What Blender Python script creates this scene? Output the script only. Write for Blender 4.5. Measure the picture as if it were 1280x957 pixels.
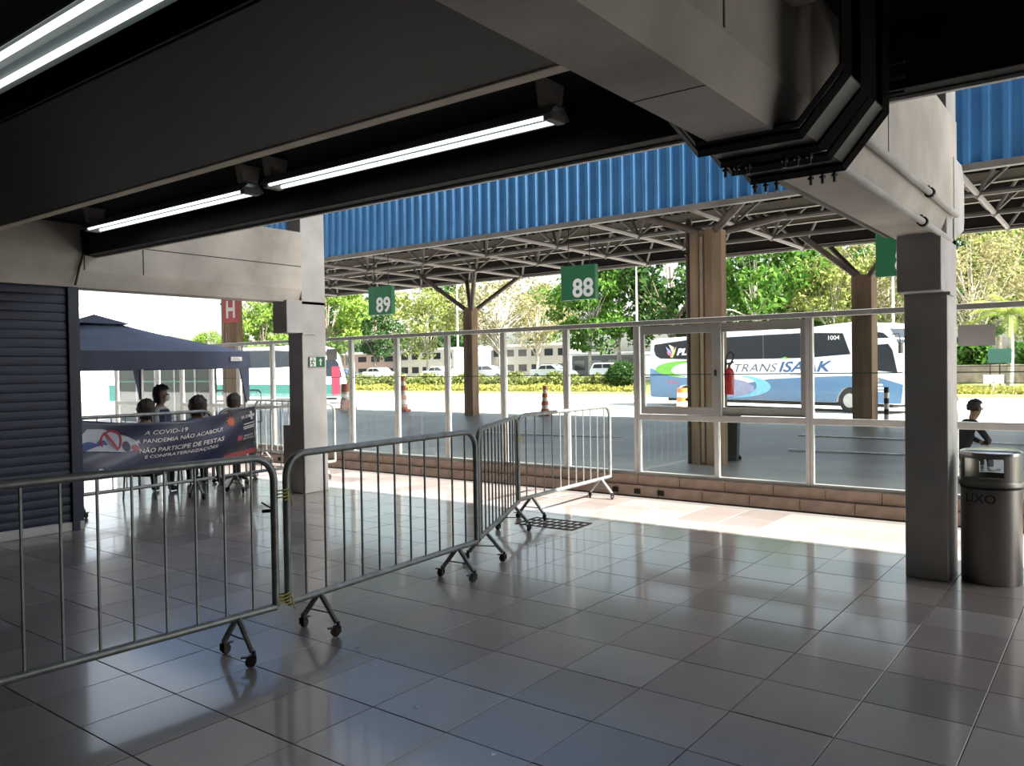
import bpy, bmesh, math, random
import numpy as np
from mathutils import Vector, Matrix, Euler

for o in list(bpy.data.objects): bpy.data.objects.remove(o)
SC = bpy.context.scene
COL = SC.collection
random.seed(7)
R = math.radians
PI = math.pi

# ------------------------------------------------------------------ camera
CAM_H = 1.55
YAW, PITCH, ROLL, FPX = 0.65094, -0.017717, -0.015075, 1009.24
def cam_axes():
    f = Vector((-math.sin(YAW)*math.cos(PITCH), math.cos(YAW)*math.cos(PITCH), math.sin(PITCH)))
    r = Vector((math.cos(YAW), math.sin(YAW), 0)); u = r.cross(f)
    return (math.cos(ROLL)*r+math.sin(ROLL)*u, -math.sin(ROLL)*r+math.cos(ROLL)*u, f)
_r, _u, _f = cam_axes()
cd = bpy.data.cameras.new('camera'); cam = bpy.data.objects.new('camera', cd); COL.objects.link(cam)
cd.sensor_fit = 'HORIZONTAL'; cd.sensor_width = 36; cd.lens = FPX/1280*36; cd.clip_start = .05; cd.clip_end = 600
m = Matrix((( _r.x,_u.x,-_f.x,0),(_r.y,_u.y,-_f.y,0),(_r.z,_u.z,-_f.z,CAM_H),(0,0,0,1)))
cam.matrix_world = m
SC.camera = cam
# ------------------------------------------------------------------ sky, sun, exposure
SUN_DIR = Vector((1.03, .06, 1.0)).normalized()          # towards the sun
w = bpy.data.worlds.new('World'); SC.world = w; w.use_nodes = True
nt = w.node_tree; bg = nt.nodes['Background']
sky = nt.nodes.new('ShaderNodeTexSky'); sky.sky_type = 'NISHITA'; sky.sun_disc = False
sky.sun_elevation = math.asin(SUN_DIR.z); sky.sun_rotation = math.atan2(SUN_DIR.x, SUN_DIR.y)
sky.air_density = 1.2; sky.dust_density = 3.0; sky.ozone_density = 1.0
hs = nt.nodes.new('ShaderNodeHueSaturation'); hs.inputs['Saturation'].default_value = .5
nt.links.new(sky.outputs[0], hs.inputs['Color']); nt.links.new(hs.outputs[0], bg.inputs[0]); bg.inputs[1].default_value = .42
sd = bpy.data.lights.new('sun', 'SUN'); sd.energy = 28.0; sd.angle = R(.53); sd.color = (1, .955, .89)
sun = bpy.data.objects.new('sun', sd); COL.objects.link(sun)
sun.rotation_euler = SUN_DIR.to_track_quat('Z', 'Y').to_euler(); sun.location = (20, 10, 30)
vs = SC.view_settings
vs.view_transform = 'Standard'; vs.look = 'None'; vs.gamma = 1; vs.use_curve_mapping = False
vs.exposure = -.02

# ------------------------------------------------------------------ helpers
def W(lat, dep, z=0):                     # metres to the right of and ahead of where the photographer stood
    return Vector((math.cos(YAW)*lat-math.sin(YAW)*dep, math.sin(YAW)*lat+math.cos(YAW)*dep, z))

MATS = {}
def M(name, col, rough=.6, metal=0., var=.12, scale=5., bump=0., col2=None, spec=.5, detail=4, stretch=None, coat=0.):
    if name in MATS: return MATS[name]
    mt = bpy.data.materials.new(name); mt.use_nodes = True; n = mt.node_tree; L = n.links
    b = n.nodes['Principled BSDF']
    b.inputs['Roughness'].default_value = rough; b.inputs['Metallic'].default_value = metal
    b.inputs['Specular IOR Level'].default_value = spec
    if coat: b.inputs['Coat Weight'].default_value = coat
    tc = n.nodes.new('ShaderNodeTexCoord'); src = tc.outputs['Object']
    if stretch:
        mp = n.nodes.new('ShaderNodeMapping'); mp.inputs['Scale'].default_value = stretch
        L.new(src, mp.inputs[0]); src = mp.outputs[0]
    ns = n.nodes.new('ShaderNodeTexNoise'); ns.inputs['Scale'].default_value = scale; ns.inputs['Detail'].default_value = detail
    L.new(src, ns.inputs['Vector'])
    rp = n.nodes.new('ShaderNodeValToRGB'); rp.color_ramp.elements[0].position = .3; rp.color_ramp.elements[1].position = .7
    c1 = [c*(1-var) for c in col]; c2 = col2 if col2 else [min(1, c*(1+var)) for c in col]
    rp.color_ramp.elements[0].color = (*c1, 1); rp.color_ramp.elements[1].color = (*c2, 1)
    L.new(ns.outputs[0], rp.inputs[0]); L.new(rp.outputs[0], b.inputs['Base Color'])
    if bump:
        bp = n.nodes.new('ShaderNodeBump'); bp.inputs['Strength'].default_value = bump; bp.inputs['Distance'].default_value = .02
        L.new(ns.outputs[0], bp.inputs['Height']); L.new(bp.outputs[0], b.inputs['Normal'])
    MATS[name] = mt; return mt
def emis(name, col, st):
    mt = M(name, col, .4, var=.02); b = mt.node_tree.nodes['Principled BSDF']
    b.inputs['Emission Color'].default_value = (*col, 1); b.inputs['Emission Strength'].default_value = st
    return mt

class MB:
    def __init__(s): s.v = []; s.f = []; s.mi = []
    def add(s, vs, fs, mi=0):
        o = len(s.v); s.v += [tuple(x) for x in vs]; s.f += [tuple(i+o for i in f) for f in fs]; s.mi += [mi]*len(fs); return s
    def box(s, lo, hi, mi=0, mtx=None):
        x0, y0, z0 = lo; x1, y1, z1 = hi
        vs = [Vector(p) for p in ((x0,y0,z0),(x1,y0,z0),(x1,y1,z0),(x0,y1,z0),(x0,y0,z1),(x1,y0,z1),(x1,y1,z1),(x0,y1,z1))]
        if mtx is not None: vs = [mtx @ p for p in vs]
        return s.add(vs, [(0,3,2,1),(4,5,6,7),(0,1,5,4),(1,2,6,5),(2,3,7,6),(3,0,4,7)], mi)
    def bevbox(s, lo, hi, b=.01, mi=0, mtx=None):
        x0, y0, z0 = lo; x1, y1, z1 = hi; bm = bmesh.new()
        bmesh.ops.create_cube(bm, size=1)
        for v in bm.verts:
            v.co = Vector(((x0+x1)/2+v.co.x*(x1-x0), (y0+y1)/2+v.co.y*(y1-y0), (z0+z1)/2+v.co.z*(z1-z0)))
        bmesh.ops.bevel(bm, geom=bm.edges[:], offset=b, segments=2, affect='EDGES', profile=.5)
        return s.bm(bm, mi, mtx)
    def bm(s, bm, mi=0, mtx=None):
        bm.verts.index_update(); vs = [v.co.copy() for v in bm.verts]
        if mtx is not None: vs = [mtx @ p for p in vs]
        fs = [tuple(v.index for v in f.verts) for f in bm.faces]; bm.free(); return s.add(vs, fs, mi)
    def tube(s, path, r, n=8, mi=0, caps=True):
        P = [Vector(p) for p in path]; rs = r if isinstance(r, (list, tuple)) else [r]*len(P)
        o = len(s.v); ref = None
        for i, p in enumerate(P):
            t = (P[min(i+1, len(P)-1)]-P[max(i-1, 0)]).normalized()
            if ref is None:
                ref = Vector((0,0,1)) if abs(t.z) < .9 else Vector((1,0,0))
            a = (ref - t*ref.dot(t)).normalized(); b = t.cross(a); ref = a
            for k in range(n):
                q = p + (a*math.cos(2*PI*k/n)+b*math.sin(2*PI*k/n))*rs[i]; s.v.append(tuple(q))
        for i in range(len(P)-1):
            for k in range(n):
                s.f.append((o+i*n+k, o+i*n+(k+1)%n, o+(i+1)*n+(k+1)%n, o+(i+1)*n+k)); s.mi.append(mi)
        if caps:
            s.f.append(tuple(o+k for k in range(n))[::-1]); s.mi.append(mi)
            e = o+(len(P)-1)*n; s.f.append(tuple(e+k for k in range(n))); s.mi.append(mi)
        return s
    def lathe(s, prof, n=24, mi=0, c=(0,0,0)):
        o = len(s.v)
        for (r, z) in prof:
            for k in range(n): s.v.append((c[0]+r*math.cos(2*PI*k/n), c[1]+r*math.sin(2*PI*k/n), c[2]+z))
        for i in range(len(prof)-1):
            for k in range(n):
                s.f.append((o+i*n+k, o+i*n+(k+1)%n, o+(i+1)*n+(k+1)%n, o+(i+1)*n+k)); s.mi.append(mi)
        return s
    def prism(s, poly, axis, a, b, mi=0):          # poly in the other two axes (cyclic order), extruded along axis from a to b
        def p3(u, v, w):
            return {'x': (w, u, v), 'y': (u, w, v), 'z': (u, v, w)}[axis]
        n = len(poly); vs = [p3(u, v, a) for u, v in poly]+[p3(u, v, b) for u, v in poly]
        fs = [tuple(range(n))[::-1], tuple(range(n, 2*n))]+[(i, (i+1)%n, n+(i+1)%n, n+i) for i in range(n)]
        return s.add(vs, fs, mi)
    def build(s, name, mats, parent=None, smooth=False, loc=None, kind=None):
        me = bpy.data.meshes.new(name); me.from_pydata(s.v, [], s.f)
        for mt in (mats if isinstance(mats, (list, tuple)) else [mats]): me.materials.append(mt)
        if any(s.mi): me.polygons.foreach_set('material_index', s.mi)
        bm = bmesh.new(); bm.from_mesh(me); bmesh.ops.recalc_face_normals(bm, faces=bm.faces[:]); bm.to_mesh(me); bm.free()
        if smooth:
            me.polygons.foreach_set('use_smooth', [True]*len(me.polygons)); me.set_sharp_from_angle(angle=R(38))
        o = bpy.data.objects.new(name, me); COL.objects.link(o)
        if parent is not None: o.parent = parent
        if loc is not None: o.location = loc
        if kind: o['kind'] = kind
        return o
def tag(o, label=None, cat=None, group=None, kind=None):
    if label: o['label'] = label
    if cat: o['category'] = cat
    if group: o['group'] = group
    if kind: o['kind'] = kind
    return o
def thing(name, loc=(0,0,0), rz=0, label=None, cat=None, group=None, kind=None):
    o = bpy.data.objects.new(name, None); COL.objects.link(o); o.location = loc; o.rotation_euler = (0,0,rz); o.empty_display_size = .1
    return tag(o, label, cat, group, kind)
def link_copy(o, parent=None, mtx=None):
    c = o.copy(); COL.objects.link(c); c.parent = parent
    if mtx is not None: c.matrix_basis = mtx
    return c
def copy_tree(o, parent=None):
    c = o.copy(); COL.objects.link(c); c.parent = parent
    for ch in [x for x in ALLCH.get(o.name, [])]: copy_tree(ch, c)
    return c
ALLCH = {}
def index_children(root):
    ALLCH[root.name] = list(root.children)
    for c in root.children: index_children(c)

_tc = {}
def text_geo(s, size=1., shear=0., off=0., sx=1.):
    key = (s, round(shear, 2), round(off, 3))
    if key not in _tc:
        cu = bpy.data.curves.new('t', 'FONT'); cu.body = s; cu.size = 1; cu.align_x = 'CENTER'; cu.align_y = 'CENTER'
        cu.shear = shear; cu.offset = off; cu.resolution_u = 3
        ob = bpy.data.objects.new('t', cu); COL.objects.link(ob)
        dg = bpy.context.evaluated_depsgraph_get(); me = bpy.data.meshes.new_from_object(ob.evaluated_get(dg))
        _tc[key] = ([v.co.copy() for v in me.vertices], [tuple(p.vertices) for p in me.polygons])
        bpy.data.objects.remove(ob); bpy.data.curves.remove(cu); bpy.data.meshes.remove(me)
    vs, fs = _tc[key]
    return [Vector((v.x*size*sx, v.y*size, 0)) for v in vs], fs
def text_fit(s, width, height, shear=0., off=0.):
    vs, fs = text_geo(s, 1, shear, off)
    x0 = min(v.x for v in vs); x1 = max(v.x for v in vs); y0 = min(v.y for v in vs); y1 = max(v.y for v in vs)
    return [Vector(((v.x-(x0+x1)/2)/(x1-x0)*width, (v.y-(y0+y1)/2)/(y1-y0)*height, 0)) for v in vs], fs

# ------------------------------------------------------------------ materials
def floor_material():
    mt = bpy.data.materials.new('polished_tile'); mt.use_nodes = True; n = mt.node_tree; L = n.links; b = n.nodes['Principled BSDF']
    geo = n.nodes.new('ShaderNodeNewGeometry')
    mp = n.nodes.new('ShaderNodeMapping'); mp.inputs['Scale'].default_value = (1/.45, 1/.45, 0); mp.inputs['Location'].default_value = (.97/.45, -3.44/.45, 0)
    L.new(geo.outputs['Position'], mp.inputs[0])
    fl = n.nodes.new('ShaderNodeVectorMath'); fl.operation = 'FLOOR'; L.new(mp.outputs[0], fl.inputs[0])
    wn = n.nodes.new('ShaderNodeTexWhiteNoise'); wn.noise_dimensions = '2D'; L.new(fl.outputs[0], wn.inputs['Vector'])
    rp = n.nodes.new('ShaderNodeValToRGB'); cr = rp.color_ramp
    cr.elements[0].color = (.27, .24, .225, 1); cr.elements[1].color = (.44, .405, .38, 1)
    e = cr.elements.new(.5); e.color = (.37, .31, .285, 1)
    L.new(wn.outputs['Value'], rp.inputs[0])
    ns = n.nodes.new('ShaderNodeTexNoise'); ns.inputs['Scale'].default_value = 1.7; ns.inputs['Detail'].default_value = 6; L.new(geo.outputs['Position'], ns.inputs['Vector'])
    n2 = n.nodes.new('ShaderNodeTexNoise'); n2.inputs['Scale'].default_value = 160; L.new(geo.outputs['Position'], n2.inputs['Vector'])
    mx = n.nodes.new('ShaderNodeMixRGB'); mx.blend_type = 'MULTIPLY'; mx.inputs[0].default_value = .45
    L.new(rp.outputs[0], mx.inputs[1]); L.new(ns.outputs[0], mx.inputs[2])
    m2 = n.nodes.new('ShaderNodeMixRGB'); m2.blend_type = 'OVERLAY'; m2.inputs[0].default_value = .25
    L.new(mx.outputs[0], m2.inputs[1]); L.new(n2.outputs[0], m2.inputs[2]); L.new(m2.outputs[0], b.inputs['Base Color'])
    mr = n.nodes.new('ShaderNodeMapRange'); mr.inputs['From Min'].default_value = .1; mr.inputs['From Max'].default_value = .95
    mr.inputs['To Min'].default_value = .27; mr.inputs['To Max'].default_value = .33
    L.new(ns.outputs[0], mr.inputs[0]); L.new(mr.outputs[0], b.inputs['Roughness'])
    b.inputs['Specular IOR Level'].default_value = .45; b.inputs['Coat Weight'].default_value = .7; b.inputs['Coat Roughness'].default_value = .10
    n3 = n.nodes.new('ShaderNodeTexNoise'); n3.inputs['Scale'].default_value = 9; L.new(geo.outputs['Position'], n3.inputs['Vector'])
    bp = n.nodes.new('ShaderNodeBump'); bp.inputs['Strength'].default_value = .04; bp.inputs['Distance'].default_value = .01
    L.new(n3.outputs[0], bp.inputs['Height']); L.new(bp.outputs[0], b.inputs['Normal'])
    return mt
def glass_material(name='window_glass', tint=(.94, .97, .95), refl=1.0):
    mt = bpy.data.materials.new(name); mt.use_nodes = True; n = mt.node_tree; L = n.links
    for x in list(n.nodes):
        if x.type != 'OUTPUT_MATERIAL': n.nodes.remove(x)
    out = [x for x in n.nodes if x.type == 'OUTPUT_MATERIAL'][0]
    tr = n.nodes.new('ShaderNodeBsdfTransparent'); tr.inputs[0].default_value = (*tint, 1)
    gl = n.nodes.new('ShaderNodeBsdfGlossy'); gl.inputs['Roughness'].default_value = .02; gl.inputs[0].default_value = (refl, refl, refl, 1)
    lw = n.nodes.new('ShaderNodeLayerWeight'); lw.inputs[0].default_value = .5
    pw = n.nodes.new('ShaderNodeMath'); pw.operation = 'POWER'; pw.inputs[1].default_value = 5; L.new(lw.outputs['Facing'], pw.inputs[0])
    ma = n.nodes.new('ShaderNodeMath'); ma.operation = 'MULTIPLY_ADD'; ma.inputs[1].default_value = .93; ma.inputs[2].default_value = .035; L.new(pw.outputs[0], ma.inputs[0])
    mx = n.nodes.new('ShaderNodeMixShader'); L.new(ma.outputs[0], mx.inputs[0]); L.new(tr.outputs[0], mx.inputs[1]); L.new(gl.outputs[0], mx.inputs[2])
    L.new(mx.outputs[0], out.inputs[0]); return mt
TILE = floor_material()
GLASS = glass_material()
GROUT = M('dark_grout', (.11, .10, .095), .7)
CONC = M('raw_concrete', (.54, .535, .515), .8, var=.18, scale=2.2, bump=.15, detail=8)
CONC_D = M('stained_concrete', (.54, .505, .45), .85, var=.28, scale=1.6, bump=.2, detail=8)
CONC_COL = M('weathered_column_concrete', (.25, .17, .11), .85, var=.45, scale=2.5, bump=.2, detail=6, stretch=(1.4, 1.4, .25))
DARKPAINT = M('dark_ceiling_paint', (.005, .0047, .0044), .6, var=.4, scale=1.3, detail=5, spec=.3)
LIP = M('soffit_lip_concrete', (.66, .59, .49), .8, var=.15, scale=4)
TRIMW = M('pale_metal_trim', (.85, .83, .78), .5, var=.1, scale=8)
ALU = M('anodised_aluminium', (.60, .60, .58), .42, .35, var=.08, scale=6)
ALU_G = M('grey_aluminium', (.42, .42, .40), .45, .35, var=.08, scale=6)
CURBT = M('brown_ceramic_tile', (.30, .215, .165), .55, var=.22, scale=7, detail=5)
GALV = M('worn_galvanised_tube', (.23, .245, .235), .42, .5, var=.25, scale=14, bump=.05)
RUBBER = M('black_rubber', (.02, .02, .02), .6)
BLACKM = M('black_painted_metal', (.022, .021, .02), .5, .2, var=.2)
NAVY = M('navy_shutter_paint', (.013, .019, .046), .45, .1, var=.2, scale=4)
FASCIA = M('blue_corrugated_steel', (.085, .27, .52), .24, .3, var=.12, scale=2)
STEEL = M('grey_truss_steel', (.20, .18, .155), .55, .2, var=.2, scale=3)
DECK = M('dark_roof_deck', (.022, .018, .015), .7, var=.2)
WHITE = M('white_paint', (.80, .80, .79), .5, var=.04)
PRINTW = M('white_print', (.82, .82, .80), .6, var=.02)
PLAT = M('platform_concrete', (.235, .235, .225), .42, var=.3, scale=.7, detail=8)
ROAD = M('pale_asphalt', (.46, .45, .43), .85, var=.1, scale=.4, detail=8)
GREENSIGN = M('green_sign_paint', (.018, .14, .055), .5, var=.06)
SKIN = M('skin', (.42, .25, .17), .6, var=.05)
HAIR = M('dark_hair', (.025, .016, .012), .55, var=.3, scale=30)
STEELBIN = M('brushed_steel_bin', (.30, .29, .27), .36, .75, var=.12, scale=6, stretch=(1, 1, .1))

# ================================================================== THE BUILDING
TS = .45; TX0 = -.97; TY0 = 3.44
# floor: a slab of grout with square polished tiles laid in it
fl = MB(); fl.box((-24.3, -7.9, -.3), (13.9, 9.6, -.012)); FLOOR = fl.build('floor', GROUT, kind='structure')
tb = MB(); g = .002; h = TS/2-g; c_ = .002
for (z, q) in ((-.02, h), (-c_, h), (0, h-c_)): tb.v += [(-q,-q,z),(q,-q,z),(q,q,z),(-q,q,z)]
tb.f = [(8,9,10,11)]+[(i, (i+1)%4, 4+(i+1)%4, 4+i) for i in range(4)]+[(4+i, 4+(i+1)%4, 8+(i+1)%4, 8+i) for i in range(4)]; tb.mi = [0]*9
def tile_rows():
    for i in range(-52, 16):
        for j in range(-22, 12):
            x = TX0+TS*(i+.5); y = TY0+TS*(j+.5)
            if y < 8.6: yield x, y
def in_view(x, y, z=0):
    d = Vector((x, y, z-CAM_H)); zz = d.dot(_f)
    if zz < .5: return None
    px = 640+FPX*d.dot(_r)/zz; py = 478.5-FPX*d.dot(_u)/zz
    return zz if -20 < px < 1300 and py < 990 else None
allt = list(tile_rows()); vis = []
for (x, y) in allt:
    d = in_view(x, y)
    if d is not None and x > -8.6: vis.append((d, x, y))
vis.sort(); near = set((x, y) for d, x, y in vis[:300])
proto = None; rest = MB()
for (x, y) in allt:
    if (x, y) in near:
        jz = random.uniform(-.0008, .0008)
        if proto is None: proto = tb.build('tile', TILE, FLOOR, loc=(x, y, jz)); continue
        o = link_copy(proto, FLOOR); o.location = (x, y, jz)
    else:
        rest.add([(a+x, b+y, z) for a, b, z in tb.v], tb.f)
rest.build('tile_field', TILE, FLOOR, kind='stuff')

# drain grate set in the floor
RUST = M('rusty_iron', (.05, .042, .037), .8)
gr = thing('floor_grate', (-4.55, 6.62, .0), R(3), 'rusty dark metal drain grate set in the floor tiles', 'grate')
gm = MB(); gm.box((-.33, -.2, .001), (.33, -.185, .006)).box((-.33, .185, .001), (.33, .2, .006)).box((-.33, -.2, .001), (-.315, .2, .006)).box((.315, -.2, .001), (.33, .2, .006))
gm.build('frame', RUST, gr)
bar = MB(); bar.box((-.004, -.19, .001), (.004, .19, .006)); b0 = None
for k in range(7):
    x = -.24+k*.08
    if b0 is None: b0 = bar.build('bar', RUST, gr, loc=(x, 0, 0))
    else: link_copy(b0, gr).location = (x, 0, 0)
bar = MB(); bar.box((-.315, -.006, .001), (.315, .006, .0065)); bar.build('bar', RUST, gr, loc=(0, -.065, 0)); bar.build('bar', RUST, gr, loc=(0, .065, 0))

# two-course tiled kerb under the glazing
curb = MB(); curb.box((-24.3, 8.625, -.05), (13.9, 9.05, .118)).box((-24.3, 8.675, .1), (13.9, 9.0, .232))
CURB = curb.build('curb', GROUT, kind='structure')
def bev_block(lx, ly, lz, b=.006):
    q = MB(); q.bevbox((0, 0, 0), (lx, ly, lz), b); return q
c1 = bev_block(.545, .09, .122); c2 = bev_block(.545, .12, .118)
p1 = p2 = None; k = 0; x = -19.25
VENTS = (-4.98, -4.68, -4.37)
while x < 4:
    if p1 is None:
        p1 = c1.build('curb_tile', CURBT, CURB, loc=(x, 8.6, 0)); p2 = c2.build('curb_tile', CURBT, CURB, loc=(x+.25, 8.65, .124))
    else:
        link_copy(p1, CURB).location = (x, 8.6+random.uniform(-.002, .002), 0); link_copy(p2, CURB).location = (x+.25, 8.65, .124)
    x += .55
for vx in VENTS+(-11.6, -11.3):
    v = MB(); v.box((-.04, 0, 0), (.04, .012, .06)); v.build('vent_hole', M('vent_black', (.008, .007, .006), .9), CURB, loc=(vx, 8.588, .028))

# glazed screen: one window per bay
def window(n, x0, x1, kindw='plain', right_post=False):
    o = thing('window_%d' % n, (x0, 8.75, .232), kind='structure'); wd = x1-x0; Hh = 1.87
    a = MB(); a.bevbox((-.04, -.035, 0), (-.002, .035, Hh-.06), .004).bevbox((.002, -.03, 0), (.036, .03, Hh-.06), .004)
    a.build('mullion', ALU, o)
    if right_post:
        a = MB(); a.bevbox((wd-.036, -.03, 0), (wd-.002, .03, Hh-.06), .004); a.build('mullion', ALU, o)
    a = MB(); a.bevbox((-.04, -.045, Hh-.055), (wd-.04, .045, Hh), .004); a.build('top_rail', ALU_G, o)
    a = MB(); a.bevbox((.037, -.03, .0), (wd-.041, .03, .045), .004); a.build('sill_rail', ALU, o)
    def pane(xa, xb, za, zb, y=0):
        q = MB(); q.box((xa, y-.003, za), (xb, y+.003, zb)); q.build('pane', GLASS, o)
    def joint(xa, xb, y=0, par=None):
        q = MB(); q.box((xa, y-.0045, 1.214), (xb, y+.0045, 1.224)); q.build('pane_joint', M('green_glass_edge', (.02, .07, .055), .25), par or o)
    if kindw != 'sliding': joint(.037, wd-.041)
    if kindw == 'plain': pane(.037, wd-.041, .045, Hh-.06)
    else:
        a = MB(); a.bevbox((.037, -.03, .675), (wd-.041, .03, .745), .004); a.build('mid_rail', ALU, o)
        if kindw == 'sliding':
            a = MB(); a.bevbox((wd/2-.04, -.03, .046), (wd/2+.01, .03, .674), .004); a.build('lower_mullion', ALU, o)
            pane(.037, wd/2-.04, .045, .675); pane(wd/2+.01, wd-.041, .045, .675)
            for k, (xa, xb, y) in enumerate(((.06, wd/2+.05, -.02), (wd/2-.05, wd-.05, .02))):
                q = MB(); za, zb = .75, Hh-.07
                q.bevbox((xa, y-.018, za), (xa+(.05 if k == 0 else .11), y+.018, zb), .003).bevbox((xb-(.11 if k == 0 else .05), y-.018, za), (xb, y+.018, zb), .003)
                q.bevbox((xa+.05, y-.017, za), (xb-.05, y+.017, za+.09), .003).bevbox((xa+.05, y-.017, zb-.1), (xb-.05, y+.017, zb), .003)
                sf = q.build('sash', ALU_G, o)
                g_ = MB(); g_.box((xa+.05, y-.003, za+.09), (xb-.05, y+.003, zb-.1)); g_.build('pane', GLASS, sf); joint(xa+.05 if k == 0 else xa+.11, xb-.11 if k == 0 else xb-.05, y, sf)
                if k == 0:
                    l_ = MB(); l_.bevbox((xb-.075, y-.03, 1.20), (xb-.05, y-.0185, 1.27), .003); l_.build('latch', BLACKM, sf)
        else:
            pane(.037, wd-.041, .045, .675); pane(.037, wd-.041, .745, Hh-.06)
    return o
xs = [-4.74-1.03*k for k in range(0, 8)]; xs.reverse()
wn = 1
for i in range(len(xs)-1): window(wn, xs[i], xs[i+1]); wn += 1
window(wn, -4.74, -2.68, 'sliding'); wn += 1
window(wn, -2.68, -.64, 'mid'); wn += 1
window(wn, -.64, 1.4, 'mid'); wn += 1
window(wn, 1.4, 3.44, 'mid', True); wn += 1
for (a, b, kk) in ((-12.95, xs[0], 'mid'), (-13.83, -12.95, 'mid'), (-14.86, -13.83, 'mid'), (-15.75, -14.86, 'plain'), (-16.45, -15.75, 'plain'), (-17.45, -16.45, 'mid')):
    window(wn, a, b, kk); wn += 1
# sheets of paper taped on the panes
q = MB(); q.box((-.155, -.0015, -.1), (.155, .0015, .1)); o = q.build('paper_notice', M('grey_paper', (.52, .52, .5), .8), loc=(-1.13, 8.742, 1.80)); tag(o, 'blank grey paper sheet taped on the glass beside the litter bin pillar', 'paper')
q = MB(); q.box((-.13, -.0015, -.09), (.13, .0015, .09)); o = q.build('paper_notice', MATS['grey_paper'], loc=(-10.36, 8.742, 1.83)); tag(o, 'small grey paper sheet on the glass beside the exit sign pillar', 'paper')

# ---- pillars and cross beams
def pillar(xa, xb, ya, yb, wide=0):
    q = MB(); q.bevbox((xa, ya, 0), (xb, yb, 2.05), .008).bevbox((xa, ya-.23, 2.04), (xb, yb, 2.45), .008).bevbox((xa, ya, 2.40), (xb, yb, 6.45), .008)
    q.bevbox((xa+.0, ya-.005, 2.02), (xb+.02, ya+.2, 2.045), .004)
    if wide: q.bevbox((xa-wide, ya+.01, 0), (xa+.05, yb-.05, .86), .006)
    return q.build('pillar', CONC, kind='structure')
pillar(-1.28, -1.0, 6.36, 6.75); pillar(-8.58, -8.3, 6.53, 6.91, .16)
def beam(xl, xr, y0, y1):
    q = MB(); w_ = xr-xl
    prof = [(xl, 2.43), (xr-.055, 2.43), (xr, 2.59), (xr, 3.31), (xl, 3.31)]
    q.prism(prof, 'y', y0, y1); return q.build('cross_beam', CONC_D, kind='structure')
bR = beam(-1.31, -.995, -7.9, 6.75); bL = beam(-8.63, -8.295, -7.9, 6.54)
q = MB(); q.prism([(6.60, 2.43), (7.02, 2.55), (7.05, 2.62), (7.05, 2.92), (6.95, 3.03), (6.60, 3.03)], 'x', -1.29, -.99); q.build('beam_end', CONC, bR)
# casting joints on the beams
jt = M('joint_dark', (.06, .05, .045), .9)  # dark line colour of the casting joints
for (o, xr, ys) in ((bR, -.995, (2.42, 4.6)), (bL, -8.295, (4.47, 3.86))):
    for y in ys:
        q = MB(); q.box((xr-.001, y-.006, 2.60), (xr+.002, y+.006, 3.30)); q.build('joint', jt, o)
for (o, xr, y0, y1) in ((bL, -8.295, 4.48, 6.53),):
    q = MB(); q.box((xr-.001, y0, 2.872), (xr+.002, y1, 2.882)); q.build('joint', jt, o)
q = MB(); q.box((-1.31, 2.40, 2.4285), (-1.05, 2.405, 2.431)); q.build('joint', jt, bR)

# ---- low ceiling between the beams and the high roof outside it
X0, X1 = -24.3, 13.9
CE = MB(); CE.box((X0, -7.9, 3.05), (X1, 3.86, 3.2)); CEIL = CE.build('ceiling', DARKPAINT, kind='structure')
def span(fn):
    for (a, b) in ((-24.3, -8.64), (-8.29, -1.315), (-.99, 13.9)): fn(a, b)
def soff(a, b):
    q = MB(); q.bevbox((a, 1.78, 2.88), (b, 2.965, 3.05), .01); q.build('soffit', DARKPAINT, CEIL)
    q = MB(); q.bevbox((a, -7.0, 2.88), (b, .55, 3.05), .01); q.build('soffit', DARKPAINT, CEIL)
    q = MB(); q.bevbox((a, 2.967, 2.872), (b, 3.05, 3.05), .005); q.build('soffit_lip', LIP, CEIL)
    q = MB(); q.bevbox((a, 1.765, 2.885), (b, 1.779, 3.04), .002); q.build('soffit_lip', DARKPAINT, CEIL)
    q = MB(); q.bevbox((a, 3.86, 2.745), (b, 3.985, 3.7), .006); q.build('edge_beam', DARKPAINT, CEIL)
    q = MB(); q.bevbox((a, 3.965, 2.728), (b, 3.995, 2.744), .002); q.build('edge_trim', TRIMW, CEIL)
span(soff)
q = MB(); q.box((X0-6, -8, 6.45), (X1, 7.52, 6.75)); q.build('roof', DECK, kind='structure')
q = MB(); q.box((X0, -8.1, 0), (X1, -7.9, 6.45)); q.build('wall_back', M('dim_wall', (.22, .21, .20), .8), kind='structure')
q = MB(); q.box((X1, -8.1, 0), (X1+.2, 7.52, 6.45)); q.build('wall_right_added', MATS['dim_wall'], kind='structure')  # unseen end wall, added to keep light from that side off the floor

# ================================================================== OUTSIDE GROUND
q = MB(); n = 24; pr = [(9.05, -.5), (9.05, 0), (12.2, 0), (13, .05), (15.2, .35), (15.8, .40), (16.25, .41), (16.25, -.5)]
q.prism(pr, 'x', -45, 40); q.build('platform', PLAT, kind='structure')
q = MB(); q.box((-140, 16.25, -.7), (90, 52, -.45)); q.build('yard', ROAD, kind='structure')
q = MB(); q.box((-140, -30, -.7), (-24.5, 16.24, -.46)); q.build('side_yard', ROAD, kind='structure')
LAWN = M('lawn_soil', (.14, .17, .05), .9, var=.4, scale=.8, detail=6)
q = MB(); q.prism([(52, -.7), (52, -.33), (52.25, -.3), (57.5, .2), (60, .42), (60, -.7)], 'x', -140, 90); q.build('verge', LAWN, kind='structure')
q = MB(); q.bevbox((-140, 51.7, -.6), (90, 51.98, -.30), .03); q.build('yard_kerb', M('yellow_kerb', (.55, .47, .22), .8), kind='structure')
q = MB(); q.box((-140, 60, -.7), (90, 71, .45)); q.build('street', M('street_asphalt', (.30, .30, .29), .9, var=.15), kind='structure')
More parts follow.
